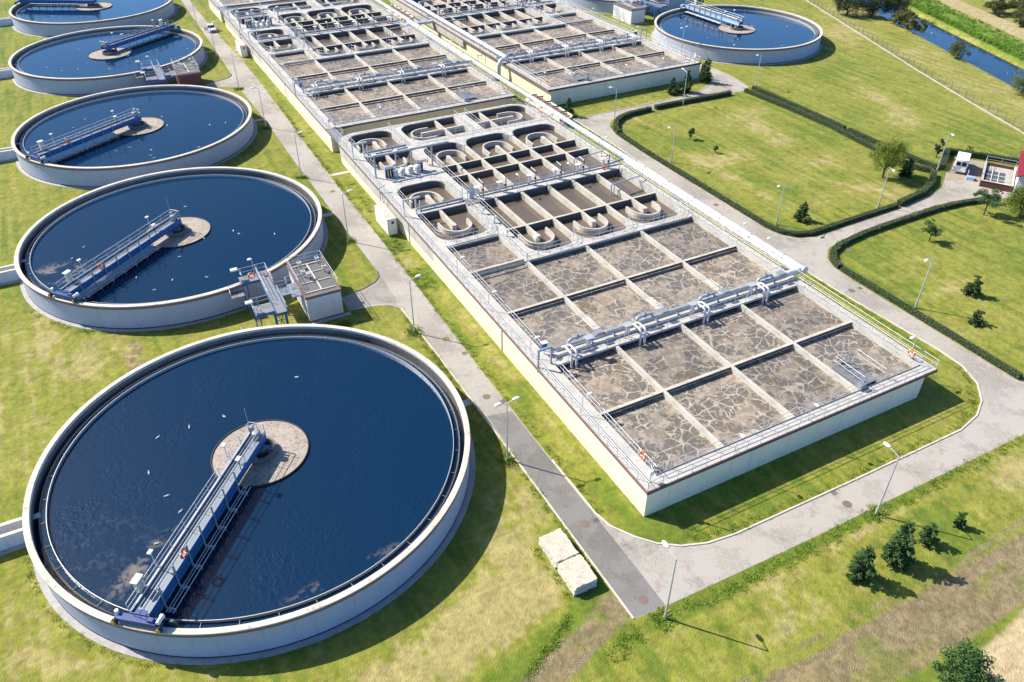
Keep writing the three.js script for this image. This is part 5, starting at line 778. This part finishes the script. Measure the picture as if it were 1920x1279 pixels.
{
  conifer(11.9, -13.6, 4.2, 1.15, 21, 'leftmost of four dark conifers in the front lawn', { p: 0.55, group: undefined }); conifer(15.8, -13.8, 5.2, 1.3, 22, 'tallest of the four conifers in front lawn, with greyish top', { p: 0.5 }); conifer(19.9, -13.7, 2.6, 0.8, 23, 'third conifer from left in front lawn, round and low', { p: 0.5 }); conifer(24.0, -13.7, 1.9, 0.55, 24, 'rightmost and smallest conifer in the front lawn', { p: 0.55 });
  conifer(57.9, 10.7, 3.0, 1.0, 25, 'farther of two loose pines in the right lawn', { p: 0.45, cat: 'pine', name: 'pine' }); conifer(52.9, 6.2, 2.0, 0.85, 26, 'nearer of two loose pines in the right lawn', { p: 0.45, cat: 'pine', name: 'pine' });
  conifer(53.4, 35.6, 3.2, 1.15, 27, 'lone small conifer in hedged lawn beside a street lamp'); conifer(79.7, 39.3, 3.0, 1.45, 28, 'dark stout conifer beside the big yellow green tree', { c: [0.018, 0.045, 0.014], c2: [0.035, 0.075, 0.02], p: 0.5 });
  conifer(80.2, 90.9, 5.2, 1.75, 29, 'rightmost conifer at corner of the rear right block', { p: 0.65 }); conifer(69.5, 88.2, 3.7, 1.0, 30, 'slim conifer before rear right block wall, left of its pair'); conifer(72.9, 87.8, 4.8, 1.3, 31, 'taller conifer against rear right block wall beside a lamp'); conifer(71.2, 88.3, 2.2, 0.8, 34, 'low dark conifer bush between two conifers at rear wall'); conifer(44.9, 87.6, 3.7, 1.15, 32, 'conifer between the outlet trough and rear right block'); conifer(90.2, 113.9 - 22, 1.9, 0.75, 35, 'small conifer before the lone far clarifier wall', { group: undefined }).position.set(84.6, 0, -103); conifer(84.9, 97.5, 1.7, 0.6, 36, 'smallest conifer by the corner of rear right block');
  broadleaf(10.9, -23.8, 4.6, 1.75, 41, 'leafy round tree at the bottom right edge', { c: [0.022, 0.065, 0.012], c2: [0.05, 0.12, 0.022], n: 42, base: 0.08 });
  broadleaf(75.9, 40.6, 6.8, 2.75, 42, 'large loose yellow green tree at end of double hedge', { c: [0.10, 0.15, 0.010], c2: [0.19, 0.235, 0.02], n: 58, base: 0.2, per: 260 });
  broadleaf(64.8, 22.6, 2.9, 1.2, 43, 'small round green tree in the right lawn', { c: [0.05, 0.11, 0.018], c2: [0.10, 0.18, 0.03], n: 22, per: 150 });
  broadleaf(90.2, 41.9, 3.6, 0.8, 44, 'slim dark young tree behind the yard lamp', { c: [0.025, 0.06, 0.015], c2: [0.05, 0.1, 0.025], n: 16, base: 0.12, per: 150 });
  broadleaf(58.1, 67.8, 2.2, 0.7, 45, 'young dark tree standing alone in hedged lawn', { c: [0.03, 0.06, 0.02], c2: [0.06, 0.1, 0.03], n: 12, per: 110, base: 0.22 }); broadleaf(58.3, 61.0, 1.3, 0.5, 46, 'tiny sapling leaning in hedged lawn near young dark tree', { c: [0.03, 0.06, 0.02], c2: [0.06, 0.1, 0.03], n: 8, per: 80, base: 0.3 });
  broadleaf(78.7, 24.3, 4.2, 2.3, 47, 'spreading bluish green tree with bare trunk by side road', { c: [0.045, 0.095, 0.035], c2: [0.09, 0.16, 0.055], n: 30, base: 0.38, per: 180 }); broadleaf(82.9, 21.4, 5.4, 2.5, 48, 'dense yellowish green tree at the right edge beside white house', { c: [0.07, 0.115, 0.008], c2: [0.15, 0.20, 0.014], n: 46, base: 0.08 });
  broadleaf(97.4, 41.0, 1.3, 1.0, 49, 'low yellow shrub on lawn behind the white van', { c: [0.16, 0.18, 0.02], c2: [0.26, 0.26, 0.03], n: 8, per: 60, base: 0.1, name: 'shrub', cat: 'shrub' });
  broadleaf(141.5, 77.5, 4.0, 2.8, 50, 'olive bush standing in the drainage canal edge', { c: [0.06, 0.085, 0.02], c2: [0.12, 0.14, 0.035], n: 30, base: 0.02, name: 'bush', cat: 'bush' }); broadleaf(132.4, 55.5, 5.5, 3.2, 51, 'green tree at right edge beside the canal', { c: [0.06, 0.10, 0.015], c2: [0.15, 0.19, 0.025], n: 36, base: 0.05 });
  for (const [x, z, h, R, s, l] of [[147.5, 116, 7, 4.2, 52, 'leftmost dark tree of clump at the canal top'], [153, 112.5, 7.5, 4.2, 53, 'middle dark tree of clump at the canal top'], [158, 109, 6.5, 4, 54, 'rightmost dark tree of clump at the canal top']]) broadleaf(x, z, h, R, s, l, { c: [0.016, 0.036, 0.016], c2: [0.035, 0.062, 0.026], n: 44, base: 0.03, leaf: 0.26, per: 200 });
  for (const [x, z, h, R, s, l] of [[152.6, 103.5, 3.2, 3.2, 55, 'yellowish bush below the dark clump by the canal'], [151.4, 97.5, 3.0, 3.0, 56, 'olive bush at end of visible canal water'], [156.5, 105, 3, 2.6, 61, 'brownish bush between the dark clump and canal']]) broadleaf(x, z, h, R, s, l, { c: [0.085, 0.095, 0.02], c2: [0.17, 0.165, 0.035], n: 34, base: 0.02, leaf: 0.22, name: 'bush', cat: 'bush' });
  for (const [x, z, h, R, s, l] of [[184, 99, 5, 4.5, 57, 'leftmost bush of thicket in the top right corner'], [190, 93, 6, 5, 58, 'middle bush of thicket in the top right corner'], [196, 101, 6.5, 5, 59, 'rearmost bush of thicket in the top right corner'], [180, 88, 4, 3, 60, 'nearest bush of thicket in the top right corner']]) broadleaf(x, z, h, R, s, l, { c: [0.05, 0.075, 0.02], c2: [0.10, 0.125, 0.035], n: 40, base: 0.02, leaf: 0.26, name: 'bush', cat: 'bush' });
}
function hedge(pts, w, h, label, o = {}) {
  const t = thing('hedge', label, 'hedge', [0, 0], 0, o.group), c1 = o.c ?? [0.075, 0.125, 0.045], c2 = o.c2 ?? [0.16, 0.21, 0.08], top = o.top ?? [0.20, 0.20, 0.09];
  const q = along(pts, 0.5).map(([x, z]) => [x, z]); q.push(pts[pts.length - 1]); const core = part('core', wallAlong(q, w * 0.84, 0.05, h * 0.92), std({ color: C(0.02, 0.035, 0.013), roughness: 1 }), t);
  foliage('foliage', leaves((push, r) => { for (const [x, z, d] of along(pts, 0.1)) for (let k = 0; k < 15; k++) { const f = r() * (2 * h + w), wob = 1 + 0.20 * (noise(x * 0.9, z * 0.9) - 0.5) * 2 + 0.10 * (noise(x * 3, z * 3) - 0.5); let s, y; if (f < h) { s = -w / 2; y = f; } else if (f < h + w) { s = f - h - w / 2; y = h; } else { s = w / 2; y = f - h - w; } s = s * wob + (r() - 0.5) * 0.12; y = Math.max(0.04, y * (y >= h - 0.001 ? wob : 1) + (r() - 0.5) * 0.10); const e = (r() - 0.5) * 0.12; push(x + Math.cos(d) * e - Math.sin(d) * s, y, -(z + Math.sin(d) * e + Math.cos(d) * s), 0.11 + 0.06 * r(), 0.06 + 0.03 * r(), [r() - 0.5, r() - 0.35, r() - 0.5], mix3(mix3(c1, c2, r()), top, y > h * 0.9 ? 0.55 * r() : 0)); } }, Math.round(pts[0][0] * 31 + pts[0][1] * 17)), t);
  return t;
}
{
  hedge([[60.3, 82.7], [55, 82.3], [52.4, 81.4], [50.4, 79.8], [48.8, 77.6], [48.2, 75.4]], 0.9, 0.85, 'rounded corner hedge facing the conifers of rear right block', { top: [0.17, 0.15, 0.07] }); hedge([[61.6, 82.9], [68, 82.9], [76, 82.6], [79.9, 82.6]], 0.9, 0.85, 'straight clipped hedge along road before rear right block', { top: [0.16, 0.15, 0.07] });
  hedge([[48.1, 75.0], [47.7, 66], [47.6, 56], [47.6, 44.5], [47.5, 36.5], [48.0, 34.2], [49.3, 32.5], [51.6, 31.7], [57.6, 31.9], [69.4, 32.2]], 0.75, 0.62, 'long hedge around hedged lawn along right road', { top: [0.10, 0.13, 0.06] }); hedge([[69.9, 32.3], [76.3, 33.2], [80.5, 34.9], [83.9, 37.4]], 0.9, 0.9, 'curved hedge leading up to the van yard', { top: [0.12, 0.14, 0.06] });
  hedge([[83.7, 82.5], [84.5, 70], [84.6, 61], [83.4, 50], [82.9, 42.5]], 0.8, 0.8, 'lower hedge of the long double row across the lawns', { top: [0.13, 0.13, 0.07] }); hedge([[86.2, 83], [86.2, 70], [85.9, 58.2]], 0.8, 0.8, 'upper hedge of double row, far part', { top: [0.12, 0.13, 0.06] }); hedge([[85.9, 57.2], [85.7, 51], [85.7, 46]], 0.8, 0.8, 'upper hedge of double row, middle part with gap', { top: [0.11, 0.13, 0.06] }); hedge([[85.7, 45.5], [85.9, 41.5], [86.2, 38.6]], 0.8, 0.8, 'upper hedge of double row, end by the yard lamp'); hedge([[83.0, 42.2], [83.4, 40], [84.3, 38.2]], 0.8, 0.8, 'lower hedge of double row, end by dark conifer');
  hedge([[86.6, 38.0], [89.8, 40.0], [93.2, 42.2], [97, 37.6], [100.8, 32.4]], 0.95, 1.0, 'dense green hedge around the van yard', { c: [0.022, 0.06, 0.025], c2: [0.05, 0.10, 0.04], top: [0.06, 0.11, 0.05] });
  hedge([[82.5, 27.3], [78, 28.2], [73.2, 28.6], [61.4, 28.3], [57.7, 28.1], [52.3, 27.3], [50.0, 26.3], [48.6, 24.8], [48.0, 23.0]], 0.8, 0.68, 'hedge of the right lawn along the side road'); hedge([[48.0, 22.6], [47.95, 13.6], [47.9, 5.7], [47.8, -3.0]], 0.75, 0.62, 'long straight hedge of right lawn along right road', { top: [0.08, 0.13, 0.05] });
  // rough grass and weeds at edges that nobody mows
  const tg = leaves((push, r) => { for (let k = 0; k < 34; k++) { const a = r() * 6.283, l = 0.3 + 0.7 * r(); push(Math.cos(a) * 0.36 * r(), 0.10 * l, Math.sin(a) * 0.36 * r(), 0.24 * l, 0.04, [Math.cos(a) * 0.8, 0.9, Math.sin(a) * 0.8], mix3([0.11, 0.23, 0.012], [0.21, 0.30, 0.03], r())); } }, 3);
  const spots = [], r = rng(12), near = (pts, step, w, skip = 0) => { for (const [x, z, d] of along(pts, step)) if (r() > skip) spots.push([x + (r() - 0.5) * w, z + (r() - 0.5) * w, 0.5 + 0.9 * r()]); };
  near([[-3, -9.2], [11, -9.3], [34, -9.4], [46, -9.6]], 0.16, 1.1, 0.2); near([[1, -9.6], [14, -9.9]], 0.2, 0.9, 0.3); near([[1, -3.6], [6, -4.8], [20, -5.0], [35, -5.0], [40, -3.4], [43, 0], [43.4, 5]], 0.2, 0.7, 0.35); near([[-3.2, 2], [-3.3, 26], [-3.0, 62], [-2.8, 93], [-2.3, 118]], 0.3, 0.5, 0.4);
  near([[-7.0, 2], [-7.1, 20], [-7.4, 40]], 0.2, 0.6, 0.35); near([[-2, 44], [-2, 49]], 0.12, 2.2); near([[-2, 55], [-2, 59]], 0.12, 2.0); near([[-1.2, 68], [-1.2, 73]], 0.25, 1.4, 0.2); near([[43.2, 8], [43.0, 24], [43.2, 50], [43.9, 66], [44.3, 80]], 0.3, 0.8, 0.3); near([[-6.9, -9.2], [-10, -10.2]], 0.12, 1.2); near([[-11.2, -5.6], [-13.4, -7.0], [-16.5, -8.4]], 0.1, 0.5); near([[-10.2, -4], [-10.2, 2]], 0.2, 0.5, 0.3); near([[-7.4, -4], [-7.2, 2]], 0.15, 0.35, 0.2);
  for (const [x, z] of [[-7.5, 12], [-7.5, 35.8], [-7.4, 60.5], [-7.5, 84.2], [-7.4, 108.5], [-7.2, 132], [18.6, -9.4], [-4.5, -9.2], [-14.5, 47.5], [-14.3, 41.2]]) for (let k = 0; k < 22; k++) spots.push([x + (r() - 0.5) * 1.5, z + (r() - 0.5) * 1.5, 0.8 + r()]);
  for (let a = 150; a < 285; a += 0.7) { const R = 20.1 + 0.4 * r(); if (r() < 0.55) spots.push([-28.52 + R * Math.cos(a * Math.PI / 180), 21.5 + R * Math.sin(a * Math.PI / 180), 0.4 + 0.7 * r()]); } for (let a = 200; a < 300; a += 0.8) { const R = 20.1 + 0.5 * r(); if (r() < 0.6) spots.push([-28.52 + R * Math.cos(a * Math.PI / 180), 69.6 + R * Math.sin(a * Math.PI / 180), 0.4 + 0.8 * r()]); }
  const im = new THREE.InstancedMesh(tg, M.leaf, spots.length), m4 = new THREE.Matrix4(), qq = new THREE.Quaternion(), Y = new THREE.Vector3(0, 1, 0); im.name = 'rough_grass';
  spots.forEach(([x, z, s], i) => { m4.compose(new THREE.Vector3(x, 0, -z), qq.setFromAxisAngle(Y, r() * 6.28), new THREE.Vector3(s, s * (0.7 + 0.5 * r()), s)); im.setMatrixAt(i, m4); }); tag(im, 'unmown tufts of grass and weeds along kerbs and walls', 'grass', null, 'stuff'); scene.add(im);
  const reed = leaves((push, q) => { for (let k = 0; k < 26; k++) push((q() - 0.5) * 1.1, 0.5 + 0.3 * q(), (q() - 0.5) * 1.1, 1.1 + 0.5 * q(), 0.09, [(q() - 0.5) * 0.5, 1, (q() - 0.5) * 0.5], mix3([0.12, 0.27, 0.012], [0.23, 0.30, 0.05], q())); }, 8), rs = [];
  for (let z = 44; z < 175; z += 0.28) for (let k = 0; k < 5; k++) { const o = k < 2 ? 12.6 + r() * 2 : 14 + r() * 9; { const zz = z + (r() - 0.5) * 3, s = 0.25 + 0.45 * r() * (k < 2 ? 1.6 : 1); if (noise(o * 0.3, zz * 0.25) > 0.25) rs.push([150.3 + (zz - 95) * 0.395 + o, zz, s]); } }
  const rm = new THREE.InstancedMesh(reed, M.leaf, rs.length); rm.name = 'reeds'; rs.forEach(([x, z, s], i) => { m4.compose(new THREE.Vector3(x, -0.15, -z), qq.setFromAxisAngle(Y, r() * 6.28), new THREE.Vector3(s, s, s)); rm.setMatrixAt(i, m4); }); tag(rm, 'bright green reeds and sedge along the far bank of the canal', 'reeds', null, 'stuff'); scene.add(rm);
}
// ---------- boundary fence ----------
{
  const t = thing('boundary_fence', 'long thin wire mesh fence along the right boundary of the plant', 'fence', [0, 0]), line = [[150.2, 133], [136.3, 99.5], [126.2, 75.5], [119, 57], [113.2, 41], [108, 26]];
  const dk = std({ color: C(0.05, 0.10, 0.08), roughness: 0.6 });
  for (const [x, z] of along(line, 2.5)) part('post', tube([x, 0.1, z], [x, 1.75, z], 0.045, 6), dk, t);
  const w = []; for (let y = 0.25; y < 1.75; y += 0.25) for (let i = 1; i < line.length; i++) w.push(tube([line[i - 1][0], y, line[i - 1][1]], [line[i][0], y, line[i][1]], 0.012, 4)); part('wires', w, dk, t);
  const v = []; for (const [x, z] of along(line, 0.5)) v.push(tube([x, 0.2, z], [x, 1.7, z], 0.008, 3)); part('mesh', v, dk, t);
}
// ---------- vehicles ----------
const YA = Math.atan2(0.53, 0.85);   // the yard's long direction
function sideBody(profile, w, m, name, parent, bevel = 0.08) { const s = new THREE.Shape(profile.map((p) => new THREE.Vector2(...p))); return part(name, plain(new THREE.ExtrudeGeometry(s, { depth: w - 2 * bevel, bevelEnabled: true, bevelThickness: bevel, bevelSize: bevel, bevelOffset: -bevel, bevelSegments: 3 }).translate(0, 0, -w / 2 + bevel)), m, parent); }
function wheels(t, xs, w, r) { for (const x of xs) for (const s of [-1, 1]) { const q = part('wheel', plain(new THREE.CylinderGeometry(r, r, 0.2, 20).rotateX(Math.PI / 2).translate(x, r, s * (w / 2 - 0.1))), M.rubber, t); part('rim', plain(new THREE.CylinderGeometry(r * 0.6, r * 0.6, 0.03, 14).rotateX(Math.PI / 2).translate(x, r, s * (w / 2 + 0.005))), M.galv, q); } }
{
  const t = thing('van', 'white panel van parked in the paved yard with its rear to us', 'van', [90.0, 37.1], YA), W = 1.95;
  sideBody([[-2.55, 0.42], [-2.5, 1.2], [-2.36, 2.3], [-2.2, 2.42], [1.0, 2.42], [1.35, 2.3], [1.95, 1.45], [2.5, 1.2], [2.62, 0.95], [2.62, 0.42]], W, M.carWhite, 'body', t, 0.12);
  for (const s of [-1, 1]) part('rear_window', plain(new THREE.BoxGeometry(0.02, 0.62, 0.62).rotateZ(-0.125).translate(-2.475, 1.68, s * 0.42)), M.glass, t);
  part('door_seam', [plain(new THREE.BoxGeometry(0.02, 1.75, 0.02).rotateZ(-0.1).translate(-2.50, 1.3, 0))], M.dark, t); part('rear_bumper', plain(new THREE.BoxGeometry(0.14, 0.22, 1.85).translate(-2.6, 0.5, 0)), M.rim, t);
  for (const s of [-1, 1]) { part('tail_light', plain(new THREE.BoxGeometry(0.05, 0.42, 0.12).translate(-2.54, 0.98, s * 0.88)), M.red, t); part('side_window', plain(new THREE.BoxGeometry(0.75, 0.55, 0.02).translate(1.0, 1.72, s * 0.972)), M.glass, t); part('mirror', plain(new THREE.BoxGeometry(0.1, 0.28, 0.2).translate(1.5, 1.5, s * 1.12)), M.dark, t); }
  part('windscreen', plain(new THREE.BoxGeometry(0.02, 0.95, 1.6).rotateZ(0.62).translate(1.72, 1.88, 0)), M.glass, t); part('roof_vent', [plain(new THREE.BoxGeometry(0.08, 0.05, 0.9).translate(-1.0, 2.44, 0)), plain(new THREE.BoxGeometry(0.08, 0.05, 0.9).translate(0.2, 2.44, 0))], M.galvDark, t);
  part('number_plate', plain(new THREE.BoxGeometry(0.02, 0.11, 0.5).translate(-2.56, 0.8, 0)), M.offwhite, t); wheels(t, [-1.55, 1.75], W, 0.34);
}
{
  const t = thing('car', 'white car with open doors standing on the far left road', 'car', [-3.8, 179], -Math.PI / 2 + Math.PI), W = 1.72;
  t.rotation.y = -Math.PI / 2;   // nose towards the camera
  sideBody([[-2.1, 0.3], [-2.1, 0.85], [-1.95, 0.95], [0.75, 0.93], [1.95, 0.78], [2.1, 0.6], [2.1, 0.3]], W, M.carWhite, 'body', t); sideBody([[-1.95, 0.9], [-1.5, 1.42], [-0.1, 1.46], [0.85, 0.9]], W - 0.2, M.glass, 'cabin_glass', t, 0.06); sideBody([[-1.6, 1.36], [-1.45, 1.45], [-0.2, 1.49], [0.05, 1.40]], W - 0.26, M.carWhite, 'roof', t, 0.04);
  for (const s of [-1, 1]) { part('door', plain(new THREE.BoxGeometry(1.0, 0.95, 0.06).translate(-0.5, 0.85, 0).rotateY(s * 1.1).translate(0.65, 0, s * 0.86)), M.carWhite, t); part('headlight', plain(new THREE.BoxGeometry(0.06, 0.14, 0.34).translate(2.06, 0.66, s * 0.62)), M.offwhite, t); }
  part('grille', plain(new THREE.BoxGeometry(0.05, 0.22, 1.3).translate(2.1, 0.45, 0)), M.dark, t); part('rear_bumper', plain(new THREE.BoxGeometry(0.06, 0.2, 1.4).translate(-2.1, 0.45, 0)), M.dark, t); wheels(t, [-1.3, 1.32], W, 0.31);
}
// ---------- pump pit and house at the right edge ----------
{
  const t = thing('pump_pit', 'open pump pit with brick red front wall and grating beside white house', 'pump pit', [86.9, 31.2], YA);   // local x along the yard, local z3 towards us
  const b = (x0, x1, y0, y1, z0, z1) => plain(new THREE.BoxGeometry(x1 - x0, y1 - y0, z1 - z0).translate((x0 + x1) / 2, (y0 + y1) / 2, (z0 + z1) / 2));
  part('front_wall', b(-0.2, 0, 0, 1.05, 0, 4.5), M.brick, t); part('back_wall', b(7.8, 8, 0, 1.05, 0, 4.5), M.brick, t); part('side_wall', b(0.001, 7.799, 0, 1.05, 0, 0.2), M.brick, t); part('side_wall', b(0.001, 7.799, 0, 1.05, 4.3, 4.5), M.brick, t);
  part('coping', [b(-0.25, 0.06, 1.05, 1.12, -0.05, 4.55), b(0.061, 8.05, 1.05, 1.12, -0.05, 0.25), b(0.061, 8.05, 1.05, 1.12, 4.25, 4.55)], M.rim, t); part('slab', b(0.001, 7.799, 0.5, 0.6, 0.201, 4.299), M.apron, t);
  for (let i = 0; i < 3; i++) for (let j = 0; j < 3; j++) part('grating', b(0.4 + i * 1.75, 2.0 + i * 1.75, 0.62, 0.68, 0.45 + j * 0.95, 1.3 + j * 0.95), M.gratingDark, t);
  part('frame', [b(0.3, 5.7, 0.601, 0.72, 1.32, 1.40), b(0.3, 5.7, 0.601, 0.72, 2.27, 2.35), b(2.03, 2.13, 0.601, 0.725, 0.4, 3.3), b(3.78, 3.88, 0.601, 0.725, 0.4, 3.3)], M.offwhite, t);
  const rl = [tube([0.1, 1.1, 0], [0.1, 2.1, 0], 0.03, 5), ...[0.1, 2, 4, 6, 7.9].map((x) => tube([x, 1.1, 0], [x, 2.1, 0], 0.03, 5)), tube([0.1, 2.1, 0], [7.9, 2.1, 0], 0.035, 5), tube([0.1, 1.6, 0], [7.9, 1.6, 0], 0.025, 5), tube([7.9, 2.1, 0], [7.9, 2.1, -4.4], 0.035, 5), tube([7.9, 1.6, 0], [7.9, 1.6, -4.4], 0.025, 5), tube([7.9, 1.1, -4.4], [7.9, 2.1, -4.4], 0.03, 5), tube([7.9, 1.1, -2.2], [7.9, 2.1, -2.2], 0.03, 5)]; part('railing', rl, M.galv, t);
  const st = thing('steps', 'small pale steps at left wall of the pump pit', 'steps', [87.6, 32.6], YA); part('step', [b(0, 1.2, 0, 0.3, -1.2, -0.1), b(0, 0.8, 0.3, 0.55, -1.2, -0.1)], M.paleBlue, st); part('railing', [tube([0, 0, 1.2], [0, 1.3, 1.2], 0.03, 5), tube([1.2, 0, 1.2], [1.2, 1.3, 1.2], 0.03, 5), tube([0, 1.3, 1.2], [1.2, 1.3, 1.2], 0.03, 5)], M.offwhite, st);
  const br = thing('brick_pile', 'small pile of orange bricks by front wall of pump pit', 'bricks', [87.4, 28.6], YA), rr = rng(2); for (let i = 0; i < 16; i++) part('brick', plain(new THREE.BoxGeometry(0.25, 0.09, 0.12).rotateY(rr() * 3).translate(-0.4 + rr() * 0.9, 0.05 + (i % 3) * 0.09, rr() * 1.0)), M.brick, br);
  const hs = thing('house', 'white rendered house with dark red metal roof at the right edge', 'house', [89.4, 27.2], YA);
  part('wall', b(-1.5, 9, 0, 3.4, 0, 7), M.white, hs); const roof = []; const sh = new THREE.Shape([[-0.4, 3.3], [3.5, 5.2], [7.4, 3.3], [7.4, 3.15], [3.5, 5.02], [-0.4, 3.15]].map((p) => new THREE.Vector2(...p))); part('roof', plain(new THREE.ExtrudeGeometry(sh, { depth: 11.2, bevelEnabled: false }).rotateY(-Math.PI / 2).translate(9.4, 0, 0)), M.red, hs);
  part('roof_rib', Array.from({ length: 18 }, (_, i) => plain(new THREE.BoxGeometry(0.05, 0.06, 4.3).rotateX(-0.4535).translate(-1.6 + i * 0.62, 4.32, 1.55))), M.red, hs); part('gable', plain(new THREE.ExtrudeGeometry(new THREE.Shape([[0.05, 3.4], [6.95, 3.4], [3.5, 5.0]].map((p) => new THREE.Vector2(...p))), { depth: 0.2, bevelEnabled: false }).rotateY(-Math.PI / 2).translate(-1.3, 0, 0)), M.white, hs); part('skylight', plain(new THREE.BoxGeometry(2.4, 0.06, 1.3).rotateX(-0.4535).translate(3, 4.35, 1.5)), M.dark, hs);
  part('window', plain(new THREE.BoxGeometry(0.06, 1.1, 1.2).translate(-1.51, 1.8, 3.5)), M.glass, hs);
}
scene.traverse((o) => { if (o.isMesh) { o.castShadow = true; o.receiveShadow = true; } });
renderer.render(scene, camera);
